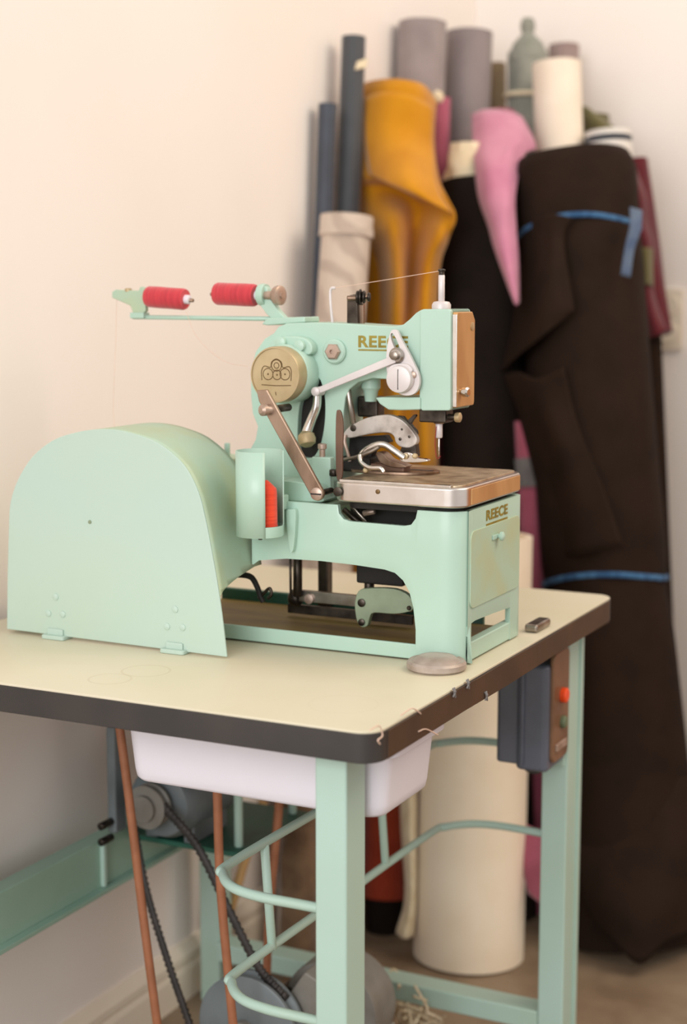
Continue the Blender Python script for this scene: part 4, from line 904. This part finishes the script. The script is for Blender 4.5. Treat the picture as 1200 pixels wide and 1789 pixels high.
# burgundy fabric right
Yr = 1.93
bu = thing('fabric_roll', PF(1190, 1.70), 'burgundy fabric roll with an olive band behind the right side of the brown roll', 'fabric roll', G)
roll('roll_body', PY(1142, 585, Yr - .05), PY(1098, 285, Yr), rad(32, PY(1142, 600, Yr)), rad(34, PY(1098, 285, Yr)), 'f_burgundy', parent=bu, fold=.13, seed=51, nf=6)
roll('roll_core', PF(1170, Yr - .15), PY(1130, 560, Yr - .03), .03, .03, 'f_brown', parent=bu, fold=.0)
sheet('loose_side', [[(1085, 268, 1.86), (1098, 276, 1.85), (1108, 288, 1.86)], [(1090, 320, 1.84), (1112, 330, 1.82), (1127, 342, 1.85)], [(1095, 372, 1.85), (1118, 380, 1.83), (1131, 388, 1.86)], [(1100, 420, 1.84), (1124, 425, 1.81), (1140, 428, 1.84)], [(1105, 500, 1.84), (1128, 502, 1.82), (1141, 506, 1.85)], [(1115, 552, 1.83), (1140, 560, 1.80), (1158, 562, 1.83)], [(1125, 590, 1.82), (1145, 588, 1.80), (1166, 576, 1.82)]], 'f_burgundy', bu, n=6)
sheet('olive_band', [[(1104, 428, 1.835), (1124, 432, 1.805), (1140, 434, 1.835)], [(1106, 465, 1.835), (1126, 467, 1.805), (1140, 470, 1.838)], [(1107, 494, 1.835), (1127, 497, 1.81), (1141, 500, 1.842)]], 'f_olive', bu, n=6)
# pink cloth between black and brown rolls
Yk = 1.47
k_ = thing('fabric_roll', PF(935, Yk), 'rose pink fabric with a grey band glimpsed between the black and brown rolls', 'fabric roll', G)
roll('roll_body', PF(952, Yk), PY(924, 735, Yk + .06), rad(26, PF(948, Yk)), rad(26, PY(922, 740, Yk)), 'f_rose', parent=k_, fold=.08, seed=61, nf=6)
a_ = PY(930, 850, Yk + .05); b_ = PY(927, 800, Yk + .055)
roll('grey_band', a_, b_, rad(29.5, a_), rad(29, b_), 'f_grey', parent=k_, fold=.08, seed=62, rings=6)
sheet('rose_corner', [[(918, 1440, 1.24), (950, 1455, 1.22)], [(912, 1500, 1.22), (955, 1520, 1.20)], [(922, 1560, 1.22), (960, 1590, 1.20)]], 'f_rose', k_, n=6)
# cardboard tube in front
t = PY(836, 935, 1.24); b = PF(818, 1.20)
roll('fabric_roll', b, t, rad(96, b), rad(94, t), 'f_card', 'thick cream roll standing on the floor behind the table', 'fabric roll', G, fold=.0, hollow=.1, seg=48)
# brick red fabric and cream flap low behind the near leg
b = PF(672, 1.24); t = PY(690, 1180, 1.30)
br = thing('fabric_roll', b, 'brick red fabric roll low behind the near table leg', 'fabric roll', G)
roll('roll_body', b + Vector((0, 0, .07)), t, rad(44, b), rad(44, t), 'f_brick', parent=br, fold=.04, seed=71)
roll('roll_core', b, b + Vector((0, 0, .08)), rad(34, b), rad(36, b), 'f_black', parent=br, fold=.02)
sheet('cream_flap', [[(700, 1200, 1.16), (716, 1205, 1.14), (730, 1210, 1.16)], [(700, 1420, 1.15), (716, 1425, 1.12), (728, 1430, 1.14)], [(708, 1560, 1.14), (718, 1570, 1.11), (728, 1570, 1.13)], [(692, 1630, 1.12), (706, 1640, 1.10), (722, 1636, 1.12)]], 'f_cream', br, n=6)

# ================================================================== WALL SOCKET, ADDED CABINET
sp_ = PY(1172, 558, YB); 
ws = thing('wall_socket', (sp_.x, YB, sp_.z - .07), 'pale wall socket on the back wall right of the burgundy fabric', 'socket')
prism('socket_plate', [(sp_.x + a, sp_.z + b) for a, b in rrect(-.03, .03, -.07, .07, .006)], 'y', YB - .010, YB, 'gloss_white', ws, bevel=.002)
for dz in (-.032, .032):
    sk = lathe('socket_well', (sp_.x, YB - .010, sp_.z + dz), (0, -1, 0), [(.021, -.002), (.022, .003), (.020, .0045), (.018, .003), (.004, .003)], 'gloss_white', ws, 24)
# unseen honey wood cabinet, added for warm reflections and bounce on right-hand faces
cb = thing('reflector_cabinet', (1.3, 1.9, 0), 'tall honey wood cabinet added out of view to give warm reflections', 'cabinet')
box('carcass', .55, 2.1, 1.72, 2.12, 0.0, 2.0, 'reflector_wood', cb, bevel=.004)
for i in range(2):
    x0 = .565 + i * .765
    dr = box('cabinet_door', x0, x0 + .755, 1.70, 1.72, .08, 1.98, 'reflector_wood', cb, bevel=.004)
    lathe('door_pull', (x0 + (.70 if i == 0 else .055), 1.70, 1.05), (0, -1, 0), [(.008, 0), (.008, .015), (.016, .02), (.016, .03), (.008, .034)], 'knob_brass', dr, 18)
